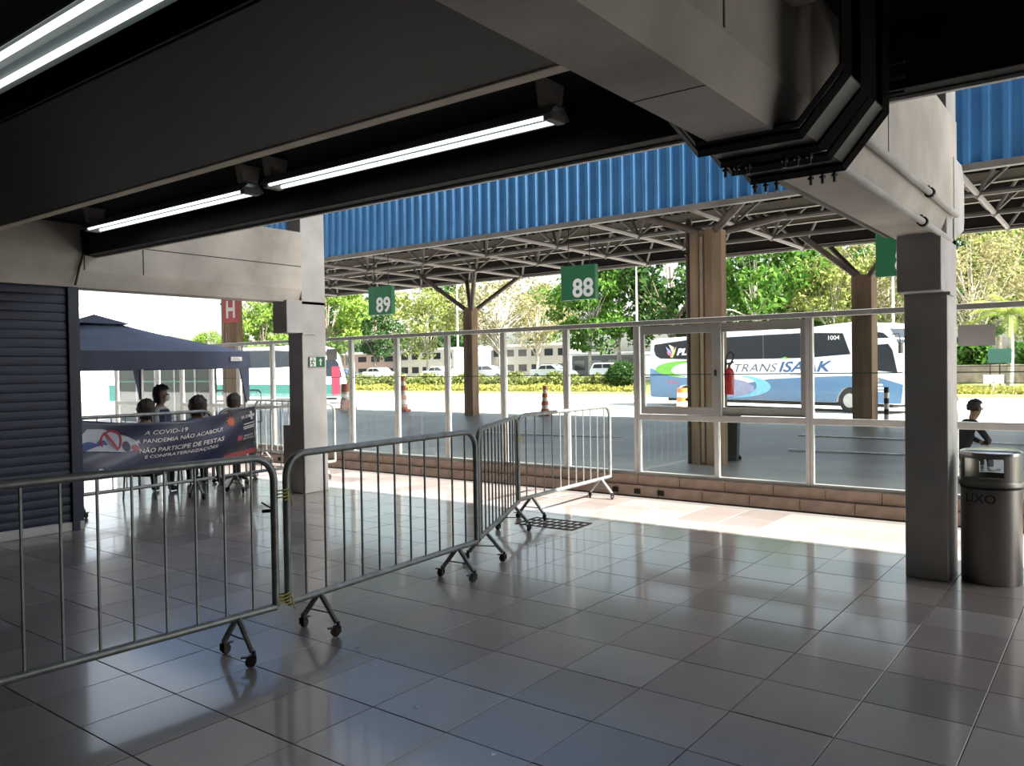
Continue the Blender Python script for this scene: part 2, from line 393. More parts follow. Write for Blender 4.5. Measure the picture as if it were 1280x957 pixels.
q = MB(); q.box((-140, 71, -.7), (90, 140, .55)); q.build('pavement', M('pavement', (.34, .31, .27), .9, var=.2, scale=.6), kind='structure')
# painted lines and rubber marks on the platform
for i, (x, y, l, wd, a) in enumerate(((-3.2, 13.55, 2.6, .06, 2), (-2.6, 14.6, 4.2, .06, -1), (-9.5, 13.8, 3.5, .06, 3))):
    z = .05+.1364*(y-13) if y > 13 else 0
    q = MB(); q.box((-l/2, -wd/2, 0), (l/2, wd/2, .006)); o = q.build('floor_line', M('worn_white_line', (.75, .75, .72), .7, var=.3), loc=(x, y, z+.012), kind='structure'); o.rotation_euler = (math.atan(.136) if y > 13 else 0, 0, R(a))

# ================================================================== CANOPY OVER THE BUS BAYS
CX0, CX1 = -21.8, 14.0; CY0, CY1, CZ = 11.1, 17.0, 3.87
CAN = thing('canopy', (0, 0, 0), kind='structure')
# blue trapezoid-profile fascia in sheets
PIT = .205; NR = 5
def sheet():
    q = MB(); prof = []
    for k in range(NR):
        x = k*PIT
        prof += [(x, 0), (x+.085, 0), (x+.115, -.045), (x+.17, -.045), (x+.2, 0)]
    prof.append((NR*PIT, 0)); o = len(q.v)
    for dy in (0, .004):
        for (x, y) in prof: q.v += [(x, y+dy, 0), (x, y+dy, 2.1)]
    n = len(prof)
    for i in range(n-1):
        q.f.append((2*i, 2*i+2, 2*i+3, 2*i+1)); q.f.append((2*n+2*i, 2*n+2*i+1, 2*n+2*i+3, 2*n+2*i+2)); q.f.append((2*i, 2*n+2*i, 2*n+2*i+2, 2*i+2)); q.mi += [0]*3
    return q
sh = sheet(); x = CX0; p0 = None
while x < 8:
    if p0 is None: p0 = sh.build('fascia_sheet', FASCIA, CAN, loc=(x, CY0, CZ+.05))
    else: link_copy(p0, CAN).location = (x, CY0+random.uniform(-.004, .004), CZ+.05)
    x += NR*PIT+.002
q = MB(); q.bevbox((CX0, CY0-.05, CZ-.03), (CX1, CY0+.06, CZ+.05), .006); q.build('fascia_rail', STEEL, CAN)
q = MB(); q.box((CX0, CY0+.05, 5.12), (CX1, CY1, 5.25)).box((CX0, CY0+.02, 5.8), (CX1, CY0+.3, 5.95)); q.build('roof_deck', DECK, CAN)
q = MB(); q.box((CX0, CY1-.12, 3.98), (CX1, CY1, 5.25)); q.build('rear_fascia', DECK, CAN)
# double-layer space frame under the deck
SF = thing('space_frame', (0, 0, 0), kind='structure')
G = 1.78; GX = [-14.13+G*i for i in range(-4, 14)]; GY = [CY0+.12+1.83*j for j in range(4)]
TX = [x+G/2 for x in GX[:-1]]; TY = [y+.915 for y in GY[:-1]]; ZT = 4.98; ZB = CZ+.04
cyl = MB(); cyl.tube([(0,0,0), (0,0,1)], 1, 6); CYL = {}
def rod(name, a, b, r, mat=STEEL):
    a = Vector(a); b = Vector(b); d = b-a
    mtx = Matrix.Translation(a) @ d.to_track_quat('Z', 'Y').to_matrix().to_4x4() @ Matrix.Diagonal((r, r, d.length, 1))
    if name not in CYL:
        o = cyl.build(name, mat, SF); o.matrix_basis = mtx; CYL[name] = o
    else: link_copy(CYL[name], SF, mtx)
for y in GY: rod('chord', (CX0, y, ZB), (CX1, y, ZB), .042)
for x in GX: rod('chord', (x, CY0+.05, ZB), (x, CY1-.15, ZB), .042)
for y in TY: rod('chord', (CX0, y, ZT), (CX1, y, ZT), .045)
for x in TX: rod('chord', (x, CY0+.1, ZT), (x, CY1-.15, ZT), .045)
for x in TX:
    for y in TY:
        for sx in (-1, 1):
            for sy in (-1, 1): rod('web', (x, y, ZT), (x+sx*G/2, y+sy*.915, ZB), .028)
pu = None
for y in (12.6, 14.3, 15.9):
    q = MB(); q.box((CX0, y-.05, 4.42), (CX1, y+.05, 4.44)).box((CX0, y-.008, 4.28), (CX1, y+.008, 4.44)).box((CX0, y-.05, 4.27), (CX1, y+.05, 4.285))
    q.build('purlin', M('beige_purlin', (.27, .24, .19), .6, var=.1), SF)
nd = MB(); bm = bmesh.new(); bmesh.ops.create_icosphere(bm, subdivisions=1, radius=.075); nd.bm(bm); n0 = None
for x in GX:
    for y in GY:
        if n0 is None: n0 = nd.build('node', STEEL, SF, True, loc=(x, y, ZB))
        else: link_copy(n0, SF).location = (x, y, ZB)

def big_column(x, y, label, top=3.66, extra=None):
    t = thing('canopy_column', (x, y, 0), 0, kind='structure')
    q = MB(); q.prism([(-.26, -.2), (-.14, -.2), (-.12, -.165), (-.03, -.165), (-.01, -.2), (.10, -.2), (.21, -.09), (.21, .10), (-.26, .10)], 'z', 0, top)
    q.build('shaft', CONC_COL, t)
    q = MB(); q.bevbox((-.1, -.195, .05), (-.05, -.166, top-.1), .004); q.build('inset_conduit', M('old_conduit', (.33, .25, .18), .7), t)
    for (sx, sy) in ((-1, -1), (1, -1), (-1, 1), (1, 1)):
        q = MB(); q.tube([(sx*.12, sy*.1, top-.02), (sx*.89, sy*.85, ZB)], .06, 10); q.build('strut', M('dark_strut_steel', (.10, .075, .06), .6, .2, var=.3), t, True)
    q = MB(); q.tube([(-.32, -.1, 0), (-.32, -.1, CZ)], .05, 12); q.build('downpipe', M('dark_brown_pipe', (.055, .035, .028), .6), t, True)
    for z in (1.0, 2.2, 3.3):
        q = MB(); q.bevbox((-.38, -.16, z), (-.25, -.04, z+.04), .003); q.build('pipe_bracket', BLACKM, t)
    return t
CA = big_column(-5.19, 12.0, '')
CB = big_column(-18.15, 12.15, '')
def small_column(x, y, z0, top, w_):
    t = thing('canopy_column', (x, y, z0), 0, kind='structure')
    q = MB(); q.prism([(-w_, -w_*.75), (-w_*.25, -w_), (w_*.75, -w_*.8), (w_, w_*.3), (w_*.5, w_), (-w_*.8, w_*.8)], 'z', 0, top-z0); q.build('shaft', CONC_COL, t)
    for (sx, sy) in ((-1, -1), (1, -1), (-1, 1), (1, 1)):
        q = MB(); q.tube([(sx*.1, sy*.1, top-z0-.03), (sx*.89, sy*.9, ZB-z0)], .055, 10); q.build('strut', MATS['dark_strut_steel'], t, True)
small_column(-13.23, 15.7, .38, 3.10, .165); small_column(-3.86, 15.9, .38, 3.18, .20)
# dark downpipe next to the far column
# ---- hanging bay signs
def bay_sign(txt, x, hang, label):
    y = 11.22; t = thing('bay_sign', (x, y, 2.94), R(0), label, 'sign', 'hanging green bay number signs')
    q = MB(); q.bevbox((-.33, -.05, -.28), (.33, .05, .28), .008); q.build('panel', GREENSIGN, t)
    for sx in (-.2, .2):
        q = MB(); q.tube([(sx, 0, .27), (sx, 0, CZ-2.94+.06)], .008, 6); q.build('hanger_rod', BLACKM, t)
    vs, fs = text_fit(txt, .40, .31, 0, .025)
    q = MB(); q.add([(v.x+.1, -.0535, v.y-.09) for v in vs], fs); q.build('number', PRINTW, t)
bay_sign('89', -11.77, 0, 'green hanging number sign 89 beside the exit sign pillar')
bay_sign('88', -7.13, 0, 'green hanging number sign 88 between sign and brown canopy column')
bay_sign('87', -2.25, 0, 'green hanging sign half hidden behind the pillar by the bin')
# ---- fire hydrant sign on the far column
t = thing('hydrant_sign', (-17.95, 11.93, 3.15), 0, 'red square sign with a white letter H on a column', 'sign')
q = MB(); q.bevbox((-.34, -.012, -.33), (.34, .012, .33), .004); q.build('plate', M('red_sign_paint', (.45, .03, .03), .5), t)
q = MB(); q.box((-.19, -.015, -.22), (-.10, -.0125, .22)).box((.10, -.015, -.22), (.19, -.0125, .22)).box((-.10, -.015, -.045), (.10, -.0125, .045)); q.build('letter', PRINTW, t)
# ---- emergency exit sign on the pillar side
t = thing('exit_sign', (-8.287, 6.745, 1.675), R(90), 'small green emergency exit sign with running man and arrow', 'sign')
q = MB(); q.bevbox((-.125, -.006, -.065), (.125, .004, .065), .002); q.build('plate', M('exit_green', (.012, .13, .05), .45), t)
q = MB(); q.box((-.118, -.0075, -.058), (-.02, -.0065, .058)); q.build('door_field', PRINTW, t)
q = MB()
def strip(q, pts, w_, y):
    for (a, b) in zip(pts[:-1], pts[1:]):
        d = Vector((b[0]-a[0], b[1]-a[1])).normalized(); nx, nz = -d.y*w_/2, d.x*w_/2
        q.add([(a[0]+nx, y, a[1]+nz), (a[0]-nx, y, a[1]-nz), (b[0]-nx, y, b[1]-nz), (b[0]+nx, y, b[1]+nz)], [(0, 1, 2, 3)])
strip(q, [(-.075, .02), (-.085, -.012), (-.06, -.03), (-.075, -.052)], .013, -.0085); strip(q, [(-.085, -.012), (-.105, -.03)], .012, -.0085)
strip(q, [(-.075, .02), (-.05, .005), (-.035, .012)], .01, -.0085); strip(q, [(-.078, .018), (-.105, .005)], .01, -.0085)
q.add([(-.068+.011*math.cos(a*PI/4), -.0085, .038+.011*math.sin(a*PI/4)) for a in range(8)], [tuple(range(8))])
q.build('running_figure', MATS['exit_green'], t)
q = MB(); strip(q, [(.055, -.045), (.055, .02)], .018, -.0075); q.add([(.025, -.0075, .01), (.085, -.0075, .01), (.055, -.0075, .048)], [(0, 1, 2)]); q.build('arrow', PRINTW, t)

# ================================================================== FITTINGS UNDER THE CEILING
# ---- fluorescent fittings
TUBE = emis('tube_light', (.93, 1.0, .97), 1.8)
REFL = M('white_reflector', (.13, .15, .155), .4, var=.04)
def fluoro(x0, x1, y, z, label, gap=.075):
    t = thing('fluorescent_light', ((x0+x1)/2, y, z), 0, label, 'light', 'fluorescent ceiling lights'); L2 = (x1-x0)/2
    q = MB(); q.prism([(-.02-gap, .0), (-gap*.55, .06), (gap*.55, .06), (gap+.02, .0), (gap+.015, -.006), (gap*.5, .05), (-gap*.5, .05), (-gap-.015, -.006)], 'x', -L2, L2); q.build('reflector', REFL, t)
    for s in (-1, 1):
        q = MB(); q.tube([(-L2+.07, s*gap*.68, 0), (L2-.07, s*gap*.68, 0)], .0135, 10); q.build('tube', TUBE, t, True)
    for s in (-1, 1):
        q = MB(); q.bevbox((s*(L2-.035)-.025, -gap*.9, -.02), (s*(L2-.035)+.025, gap*.9, .03), .004); q.build('lamp_holder', M('grey_holder', (.2, .2, .19), .6), t)
        q = MB(); q.prism([(-.06, .06), (.06, .06), (.085, 3.05-z), (-.085, 3.05-z)], 'x', s*(L2-.06)-.035, s*(L2-.06)+.035); q.build('mounting_bracket', M('bracket_grey', (.34, .33, .31), .6), t)
    return t
fluoro(-7.47, -5.03, 3.545, 2.862, 'lit twin tube light hung nearer the blue shutter')
fluoro(-4.83, -2.36, 3.545, 2.862, 'lit twin tube light hung between the concrete beam and another light')
fluoro(-4.65, -2.2, 1.46, 2.862, 'lit twin tube light in the recess behind the dark soffit', gap=.095)

# ---- black cable trays dipping under the near beam
def tray(name, y0, y1, label, zoff):
    t = thing(name, (-1.15, (y0+y1)/2, 2.36), 0, label, 'cable tray', 'black cable trays under the beam'); yc = (y0+y1)/2
    path = [(-1.53, 3.045), (-1.53, 2.63), (-1.36, 2.405-zoff), (-.96, 2.405-zoff), (-.80, 2.585), (-.80, 3.045)]
    P2 = [(a+1.15, b-2.36) for a, b in path]
    for s, yy in (('rail', y0), ('rail', y1)):
        q = MB(); q.tube([(a, yy-yc, b) for a, b in P2], .022, 4); q.build('rail', BLACKM, t)
        q = MB(); q.tube([(a+.0, yy-yc+(.03 if yy == y1 else -.03), b+.03) for a, b in P2], .014, 4); q.build('flange', BLACKM, t)
    q = MB()
    for (a, b), (c, d) in zip(P2[:-1], P2[1:]):
        q.add([(a, y0-yc, b+.02), (a, y1-yc, b+.02), (c, y1-yc, d+.02), (c, y0-yc, d+.02)], [(0, 1, 2, 3)])
        q.add([(a, y0-yc, b+.012), (a, y1-yc, b+.012), (c, y1-yc, d+.012), (c, y0-yc, d+.012)], [(0, 1, 2, 3)])
    q.build('bed', M('tray_bed', (.03, .029, .027), .5, .3), t)
    for k, x in enumerate((-.20, -.15, -.10, .05, .10, .15)):
        bz = 2.405-zoff-2.36
        q = MB(); q.tube([(x, y1-yc+.005, bz-.02), (x, y1-yc+.005, bz-.06)], .007, 6); q.tube([(x, y1-yc+.005, bz-.026), (x, y1-yc+.005, bz-.036)], .014, 6); q.build('bolt', BLACKM, t)
    if zoff > .01:
        for k in range(3):
            q = MB(); q.tube([(.37, y1-yc+.005, .30+.06*k), (.43, y1-yc+.005, .30+.06*k)], .007, 6); q.build('bolt', BLACKM, t)
tray('cable_tray', 3.05, 3.28, 'black cable tray bent under the concrete beam, further from the glass', .0)
tray('cable_tray', 3.40, 3.62, 'black bolted cable tray bent under the concrete beam, on the glass side', .012)
# ---- conduits on the beam
for i, (x, z, la) in enumerate(((-.968, 2.60, 'upper of two pipes clamped along the pillar beam'), (-1.008, 2.425, 'lower of two pipes clamped along the pillar beam'))):
    t = thing('conduit_pipe', (x, 5.2, z), 0, 'painted conduit, '+la, 'pipe', 'conduits on the concrete beam')
    q = MB(); q.tube([(0, -1.55, 0), (0, 1.35, 0)], .02, 10); q.build('pipe', CONC, t, True)
    q = MB(); q.tube([(0, .35, 0), (0, .385, 0)], .032, 10); q.bevbox((-.035, .355, -.012), (.0, .38, .045), .004); q.build('clamp', BLACKM, t)
t = thing('conduit_pipe', (-1.335, 5.0, 2.44), 0, 'dark conduit along the outer edge of the pillar beam', 'pipe')
q = MB(); q.tube([(0, -1.3, 0), (0, 1.1, 0)], .018, 10); q.build('pipe', M('dark_conduit', (.09, .08, .07), .6), t, True)
q = MB(); q.tube([(-8.27, 3.83, 3.0), (-8.268, 3.84, 2.75), (-8.27, 3.80, 2.62), (-8.28, 3.76, 2.44)], .012, 8); o = q.build('hanging_cable', BLACKM); tag(o, 'black cable running down the beam above the shutter edge', 'cable')

# ================================================================== ROLLER SHUTTER
t = thing('roller_shutter', (-8.40, 3.72, 0), 0, 'dark navy roller shutter closed under the concrete beam', 'shutter')
sl = MB(); sl.prism([(0, 0), (.008, .004), (.0115, .03), (.0115, .058), (.008, .08), (0, .084), (-.004, .098), (-.01, .098), (-.01, 0)], 'y', -7.0, 0)
s0 = None
for k in range(27):
    z = .09+k*.0868
    if s0 is None: s0 = sl.build('slat', NAVY, t, loc=(0, 0, z))
    else: link_copy(s0, t).location = (random.uniform(-.002, .002), 0, z)
q = MB(); q.bevbox((-.05, -.0, .0), (.045, .07, 2.43), .004).bevbox((-.04, .07, 0), (.02, .12, 2.43), .004); q.build('guide_rail', NAVY, t)
q = MB(); q.bevbox((-.2, -7.2, 0), (.03, .12, .085), .006); q.build('plinth', M('white_plinth', (.52, .51, .49), .6), t)

# ================================================================== CROWD BARRIERS
TIE = M('yellow_tie', (.45, .42, .06), .6)
def barrier(a, b, label, nb=11, H=1.1, zb=.235, z0=0., mat=GALV, flip=1, feet=(.26, .26), group='metal crowd barriers'):
    a = Vector((a[0], a[1])); b = Vector((b[0], b[1])); d = b-a; L_ = d.length; rz = math.atan2(d.y, d.x)
    t = thing('crowd_barrier', (a.x, a.y, z0), rz, label, 'barrier', group)
    rc = .13; p = []; r_ = .021; zt = H-r_
    p.append((r_, 0, zb)); p.append((r_, 0, zt-rc))
    for k in range(1, 6): an = PI-k*PI/12*1.0; p.append((r_+rc+rc*math.cos(PI-k*PI/12), 0, zt-rc+rc*math.sin(k*PI/12)))
    p.append((r_+rc, 0, zt)); p.append((L_-r_-rc, 0, zt))
    for k in range(1, 6): p.append((L_-r_-rc+rc*math.sin(k*PI/12), 0, zt-rc+rc*math.cos(k*PI/12)))
    p.append((L_-r_, 0, zt-rc)); p.append((L_-r_, 0, zb))
    q = MB(); q.tube(p, r_, 10); q.build('frame', mat, t, True)
    q = MB(); q.tube([(r_, 0, zb), (L_-r_, 0, zb)], r_, 10); q.build('bottom_rail', mat, t, True)
    q = MB(); q.tube([(0, 0, zb), (0, 0, zt)], .0074, 6); b0 = None
    for k in range(nb):
        x = L_*(k+1)/(nb+1)
        zt2 = zt
        if b0 is None: b0 = q.build('bar', mat, t, True, loc=(x, 0, 0))
        else: link_copy(b0, t).location = (x, 0, 0)
    for fx in (feet[0], L_-feet[1]):
        f = MB()
        for s in (-1, 1):
            f.tube([(0, s*.012, zb-.01), (0, s*.14, .075)], .0165, 8)
        f.tube([(0, -.08, .125), (0, .08, .125)], .005, 6)
        fo = f.build('foot', mat, t, True, loc=(fx, 0, 0))
        for s in (-1, 1):
            an = random.uniform(0, PI)
            c = MB(); mt = Matrix.Translation((0, s*.15, 0)) @ Matrix.Rotation(an, 4, 'Z')
            pth = [mt @ Vector((.018, -.011, .027)), mt @ Vector((.018, .011, .027))]
            c.tube(pth, .027, 10); c.tube([mt @ Vector((0, 0, .05)), mt @ Vector((0, 0, .085))], .01, 8)
            c.box((-.012, -.017, .022), (.028, -.0125, .06), mtx=mt); c.box((-.012, .0125, .022), (.028, .017, .06), mtx=mt); c.box((-.012, -.017, .055), (.028, .017, .062), mtx=mt); c.box((.03, -.012, .05), (.065, .012, .056), mtx=mt)
            c.build('caster', M('caster_black', (.03, .026, .025), .5, .2, var=.4, scale=40), fo)
    return t
barrier((-3.895, .85), (-3.80, 2.795), 'grey tubular crowd barrier on casters running on from the shutter side')
barrier((-3.81, 2.845), (-3.955, 4.735), 'grey tubular crowd barrier between two others, tied with yellow string')
barrier((-4.00, 4.79), (-4.79, 6.37), 'slanted crowd barrier linking the hall row to the sunlit barrier', nb=12)
barrier((-4.85, 6.43), (-4.955, 8.45), 'crowd barrier half in sunlight, ending at the tiled kerb')
barrier((-9.13, 3.86), (-9.14, 5.80), 'crowd barrier carrying the picture end of the navy banner')
barrier((-9.17, 5.86), (-9.25, 7.85), 'crowd barrier carrying the logo end of the navy banner')
barrier((-9.93, 8.22), (-11.85, 8.30), 'sunlit crowd barrier behind the exit sign pillar')
pA = W(-8.55, 22); pB = W(-6.7, 21.6)
barrier(pA, pB, 'white lit crowd barrier outside behind the tent', z0=0)
barrier((-1.56, 10.5), (-1.80, 12.1), 'crowd barrier outside, mostly behind the pillar by the bin')
# string ties at the joints
for (x, y, z, la) in ((-3.805, 2.82, .27, 'yellow string tie at the foot of the barrier joint'), (-3.805, 2.82, .86, 'yellow string tie high on the barrier joint'), (-4.82, 6.40, .86, 'yellow string tie on the joint of the sunlit barrier')):
    q = MB(); pts = []
    for k in range(26):
        an = k*PI/4; pts.append((.034*math.cos(an), .052*math.sin(an), -.03+k*.0024))
    pts += [(.05, .03, .01), (.06, .03, -.03), (.05, .045, -.06)]
    q.tube(pts, .004, 5); o = q.build('string_tie', TIE, loc=(x, y, z)); tag(o, la, 'string')
q = MB(); q.tube([(0, 0, .0), (.0, .0, .08)], .004, 5).tube([(-.005, 0, .01), (-.03, -.05, .05)], .005, 5).tube([(0, 0, .0), (-.05, -.03, -.005)], .010, 6); o = q.build('wire_tie', BLACKM, loc=(-3.84, 2.79, .77)); tag(o, 'twisted black wire on the barrier joint', 'wire')

# ================================================================== LITTER BIN
t = thing('litter_bin', (-.765, 6.585, 0), R(-8), 'round brushed steel litter bin lettered LIXO beside the pillar', 'bin')
rb = .19
q = MB(); q.lathe([(0, .0), (rb-.005, 0), (rb, .01), (rb, .69), (rb-.012, .69), (rb-.012, .02), (0, .02)], 40); q.build('drum', STEELBIN, t, True)
q = MB(); q.lathe([(rb+.002, .675), (rb+.014, .682), (rb+.014, .70), (rb+.006, .715), (rb-.005, .715), (rb-.005, .675)], 40); q.build('rim_band', STEELBIN, t, True)
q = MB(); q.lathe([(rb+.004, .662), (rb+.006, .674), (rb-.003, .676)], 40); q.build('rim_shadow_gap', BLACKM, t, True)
# hood: ring with two openings (towards the hall and the yard)
q = MB(); N = 64
def opening(k): 
    a = (k+.5)/N*2*PI; 
    return any(abs(((a-c+PI) % (2*PI))-PI) < R(46) for c in (R(-95), R(85)))
for k in range(N):
    a0 = 2*PI*k/N; a1 = 2*PI*(k+1)/N
    segs = [(.715, .745), (.875, .90)] if opening(k) else [(.715, .90)]
    for (z0, z1) in segs:
        vs_ = []
        for r_ in (rb, rb-.012):
            for (a, z) in ((a0, z0), (a1, z0), (a1, z1), (a0, z1)): vs_.append((r_*math.cos(a), r_*math.sin(a), z))
        q.add(vs_, [(0,1,2,3), (7,6,5,4), (0,4,5,1), (3,2,6,7), (0,3,7,4), (1,5,6,2)])
q.build('hood', STEELBIN, t)
q = MB(); q.lathe([(rb+.004, .895), (rb+.004, .915), (rb-.01, .925), (.1, .932), (0, .934)], 40); q.build('lid', M('polished_lid', (.55, .54, .52), .2, .9, var=.05), t, True)
q = MB(); vs_, fs = text_fit('LIXO', .20, .062, 0, .012)
q.add([((rb+.0015)*math.cos(R(-97)+v.x/rb), (rb+.0015)*math.sin(R(-97)+v.x/rb), .60+v.y) for v in vs_], fs); q.build('lettering', M('bin_print', (.05, .05, .05), .6), t)

# ================================================================== GAZEBO TENT
def at(px, Y, z=0):                       # world point on the line of sight of a photo column, at distance Y from the hall axis
    u = (px-640)/FPX; dep = Y/(math.cos(YAW)+math.sin(YAW)*u); return W(u*dep, dep, z)
TENTM = M('navy_fabric_lit_top', (.13, .17, .26), .65, var=.15, scale=3, bump=.1)  # roof navy mixed lighter, the light on top put into the colour
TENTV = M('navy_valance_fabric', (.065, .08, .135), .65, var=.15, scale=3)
t = thing('gazebo_tent', (-11.7, 5.56, 0), 0, 'navy blue pop-up gazebo tent behind the bannered barriers', 'tent')
hw = 1.5; zE = 1.85; zP = 2.38
q = MB(); NS = 10
def tent_z(x, y):
    d = max(abs(x), abs(y))/hw; e = min(abs(x), abs(y))/hw
    return zE+(zP-zE)*(1-d)**1.0-.05*math.sin(PI*d)*(1-.7*e)
grid = {}
for i in range(NS*2+1):
    for j in range(NS*2+1):
        x = -hw+hw*i/NS; y = -hw+hw*j/NS; grid[i, j] = len(q.v); q.v.append((x, y, tent_z(x, y)))
for i in range(NS*2):
    for j in range(NS*2): q.f.append((grid[i, j], grid[i+1, j], grid[i+1, j+1], grid[i, j+1])); q.mi.append(0)
q.build('roof_fabric', TENTM, t, True)
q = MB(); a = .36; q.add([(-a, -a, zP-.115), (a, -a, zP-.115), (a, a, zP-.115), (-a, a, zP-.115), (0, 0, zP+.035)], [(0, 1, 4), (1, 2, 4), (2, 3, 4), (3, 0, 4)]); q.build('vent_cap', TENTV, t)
for k in range(4):
    q = MB(); n = 14; mt = Matrix.Rotation(k*PI/2, 4, 'Z')
    for i in range(n+1):
        y = -hw+2*hw*i/n; wv = .012*math.sin(i*1.9+k)
        for z, dx in ((zE+.005, .0), (zE-.1, .012+wv*.5), (zE-.235, .012+wv)): q.v.append(tuple(mt @ Vector((hw+dx, y, z))))
    for i in range(n):
        for c in range(2): q.f.append((3*i+c, 3*i+3+c, 3*i+4+c, 3*i+1+c)); q.mi.append(0)
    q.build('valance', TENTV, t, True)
    sx, sy = ((1, 1), (1, -1), (-1, 1), (-1, -1))[k]
    q = MB(); q.bevbox((sx*(hw-.04)-.02, sy*(hw-.04)-.02, .01), (sx*(hw-.04)+.02, sy*(hw-.04)+.02, zE), .004).bevbox((sx*(hw-.04)-.05, sy*(hw-.04)-.05, 0), (sx*(hw-.04)+.05, sy*(hw-.04)+.05, .012), .003); q.build('leg', M('white_leg', (.6, .6, .58), .5), t)
    q = MB(); q.prism([(hw-.01, zE-.2), (hw-.01, 1.16), (hw-.06, 1.12), (hw-.17, zE-.2)], 'x', -.012, .012)
    mt2 = Matrix.Translation((sx*(hw-.0), 0, 0))
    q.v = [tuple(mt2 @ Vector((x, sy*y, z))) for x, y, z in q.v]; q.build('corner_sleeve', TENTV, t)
q = MB(); q.bevbox((hw+.03, 1.18, zE-.13), (hw+.036, 1.36, zE-.07), .001); q.build('maker_tag', PRINTW, t)
q = MB()
for k in range(3): q.box((hw+.0365, 1.2, zE-.12+.016*k), (hw+.038, 1.34-.02*k, zE-.112+.016*k))
q.build('tag_print', M('tag_grey', (.35, .38, .42), .6), t)

# ================================================================== BANNER
BL = 2.34
def ban(u, v, off=0.):                    # u along the barriers 0..1, v 0 bottom .. 1 top
    y = 4.02+BL*u
    top = 1.085-.115*math.sin(PI*u)**.8+.03*u; bot = .49-.10*math.sin(PI*u)+.03*u
    z = bot+(top-bot)*v
    x = -9.08+.022*math.sin(8*u+4*v)+.018*math.sin(15*u-9*v)*(1-u*.5)+.03*math.sin(PI*u)*(.3+.7*v)+.02*math.sin(5*u-6*v+1)
    return Vector((x+off, y, z))
t = thing('banner', (0, 0, 0), 0, 'dark navy printed health banner tied along the crowd barriers', 'banner')
def ban_patch(name, u0, u1, v0, v1, mat, off, nu=48, nv=14, parent=t):
    q = MB()
    for i in range(nu+1):
        for j in range(nv+1): q.v.append(tuple(ban(u0+(u1-u0)*i/nu, v0+(v1-v0)*j/nv, off)))
    for i in range(nu):
        for j in range(nv): q.f.append((i*(nv+1)+j, (i+1)*(nv+1)+j, (i+1)*(nv+1)+j+1, i*(nv+1)+j+1)); q.mi.append(0)
    return q.build(name, mat, parent, True)
BANM = M('navy_banner_vinyl', (.028, .035, .085), .32, var=.25, scale=2.5)
sheet_ = ban_patch('sheet', 0, 1, 0, 1, BANM, 0)
md = sheet_.modifiers.new('thick', 'SOLIDIFY'); md.thickness = .003; md.offset = -1
def ban_shape(name, pts, mat, off):       # closed polygon in banner coordinates, fanned
    q = MB(); cx = sum(p[0] for p in pts)/len(pts); cy = sum(p[1] for p in pts)/len(pts); n = len(pts); K = 6
    q.v.append(tuple(ban(cx, cy, off)))
    for k in range(1, K+1): q.v += [tuple(ban(cx+(u-cx)*k/K, cy+(v-cy)*k/K, off)) for u, v in pts]
    for i in range(n):
        j = (i+1) % n; q.f.append((0, 1+i, 1+j)); q.mi.append(0)
        for k in range(K-1): q.f.append((1+k*n+i, 1+(k+1)*n+i, 1+(k+1)*n+j, 1+k*n+j)); q.mi.append(0)
    return q.build(name, mat, t)
def ban_text(s, u, v, wd, hg, mat=PRINTW, off=.006, shear=.2, bold=.012, rise=0.):
    vs_, fs = text_fit(s, wd, hg, shear, bold); q = MB()
    q.add([ban(u+p.x, v+p.y+rise*p.x, off+.006) for p in vs_], fs); q.build('lettering', mat, t)
def ell(cu, cv, ru, rv, n=18): return [(cu+ru*math.cos(2*PI*k/n), cv+rv*math.sin(2*PI*k/n)) for k in range(n)]
ban_patch('grey_panel', .80, 1.0, .04, .99, M('banner_charcoal', (.045, .042, .045), .35), .003, 12, 10)
ban_patch('red_edge', .80, .995, .0, .10, M('banner_red', (.36, .05, .05), .5), .004, 12, 3)
ban_shape('cloud_print', [(.01, .45), (.06, .42), (.26, .42), (.33, .46), (.33, .62), (.28, .72), (.22, .78), (.15, .86), (.08, .84), (.05, .70), (.02, .58)], M('banner_pale', (.50, .55, .62), .5), .009)
ban_shape('figure_print', ell(.09, .50, .045, .10), M('banner_blue', (.08, .12, .32), .5), .012)
ban_shape('figure_print', ell(.15, .53, .03, .12), MATS['banner_blue'], .012)
ban_shape('figure_print', ell(.27, .53, .02, .10), M('banner_dark', (.05, .05, .10), .5), .012)
ban_shape('figure_print', ell(.31, .50, .018, .07), M('banner_pink', (.45, .15, .18), .5), .012)
ban_shape('figure_print', ell(.035, .49, .02, .05), MATS['banner_pink'], .012)
ring = MB(); n = 28
for k in range(n):
    a = 2*PI*k/n
    ring.v += [tuple(ban(.195+.056*math.cos(a), .63+.22*math.sin(a), .015)), tuple(ban(.195+.046*math.cos(a), .63+.18*math.sin(a), .015))]
for k in range(n): ring.f.append((2*k, 2*((k+1) % n), 2*((k+1) % n)+1, 2*k+1)); ring.mi.append(0)
ring.add([ban(.155, .79, .015), ban(.165, .81, .015), ban(.235, .47, .015), ban(.225, .45, .015)], [(0, 1, 2, 3)])
ring.build('prohibition_print', M('prohibition_red', (.42, .04, .07), .5), t)
ban_text('A COVID-19', .47, .80, .22, .085, rise=.1)
ban_text('A PANDEMIA NÃO ACABOU!', .55, .66, .47, .10, rise=.16)
ban_text('NÃO PARTICIPE DE FESTAS', .555, .47, .46, .11, rise=.12)
ban_text('E CONFRATERNIZAÇÕES', .55, .33, .40, .09, rise=.1)
vp_ = []
for k in range(20):
    a = 2*PI*k/20; rr = 1.0 if k % 2 else .55
    vp_.append((.845+.03*rr*math.cos(a), .80+.13*rr*math.sin(a)))
ban_shape('virus_print', vp_, M('virus_orange', (.62, .13, .04), .5), .006)
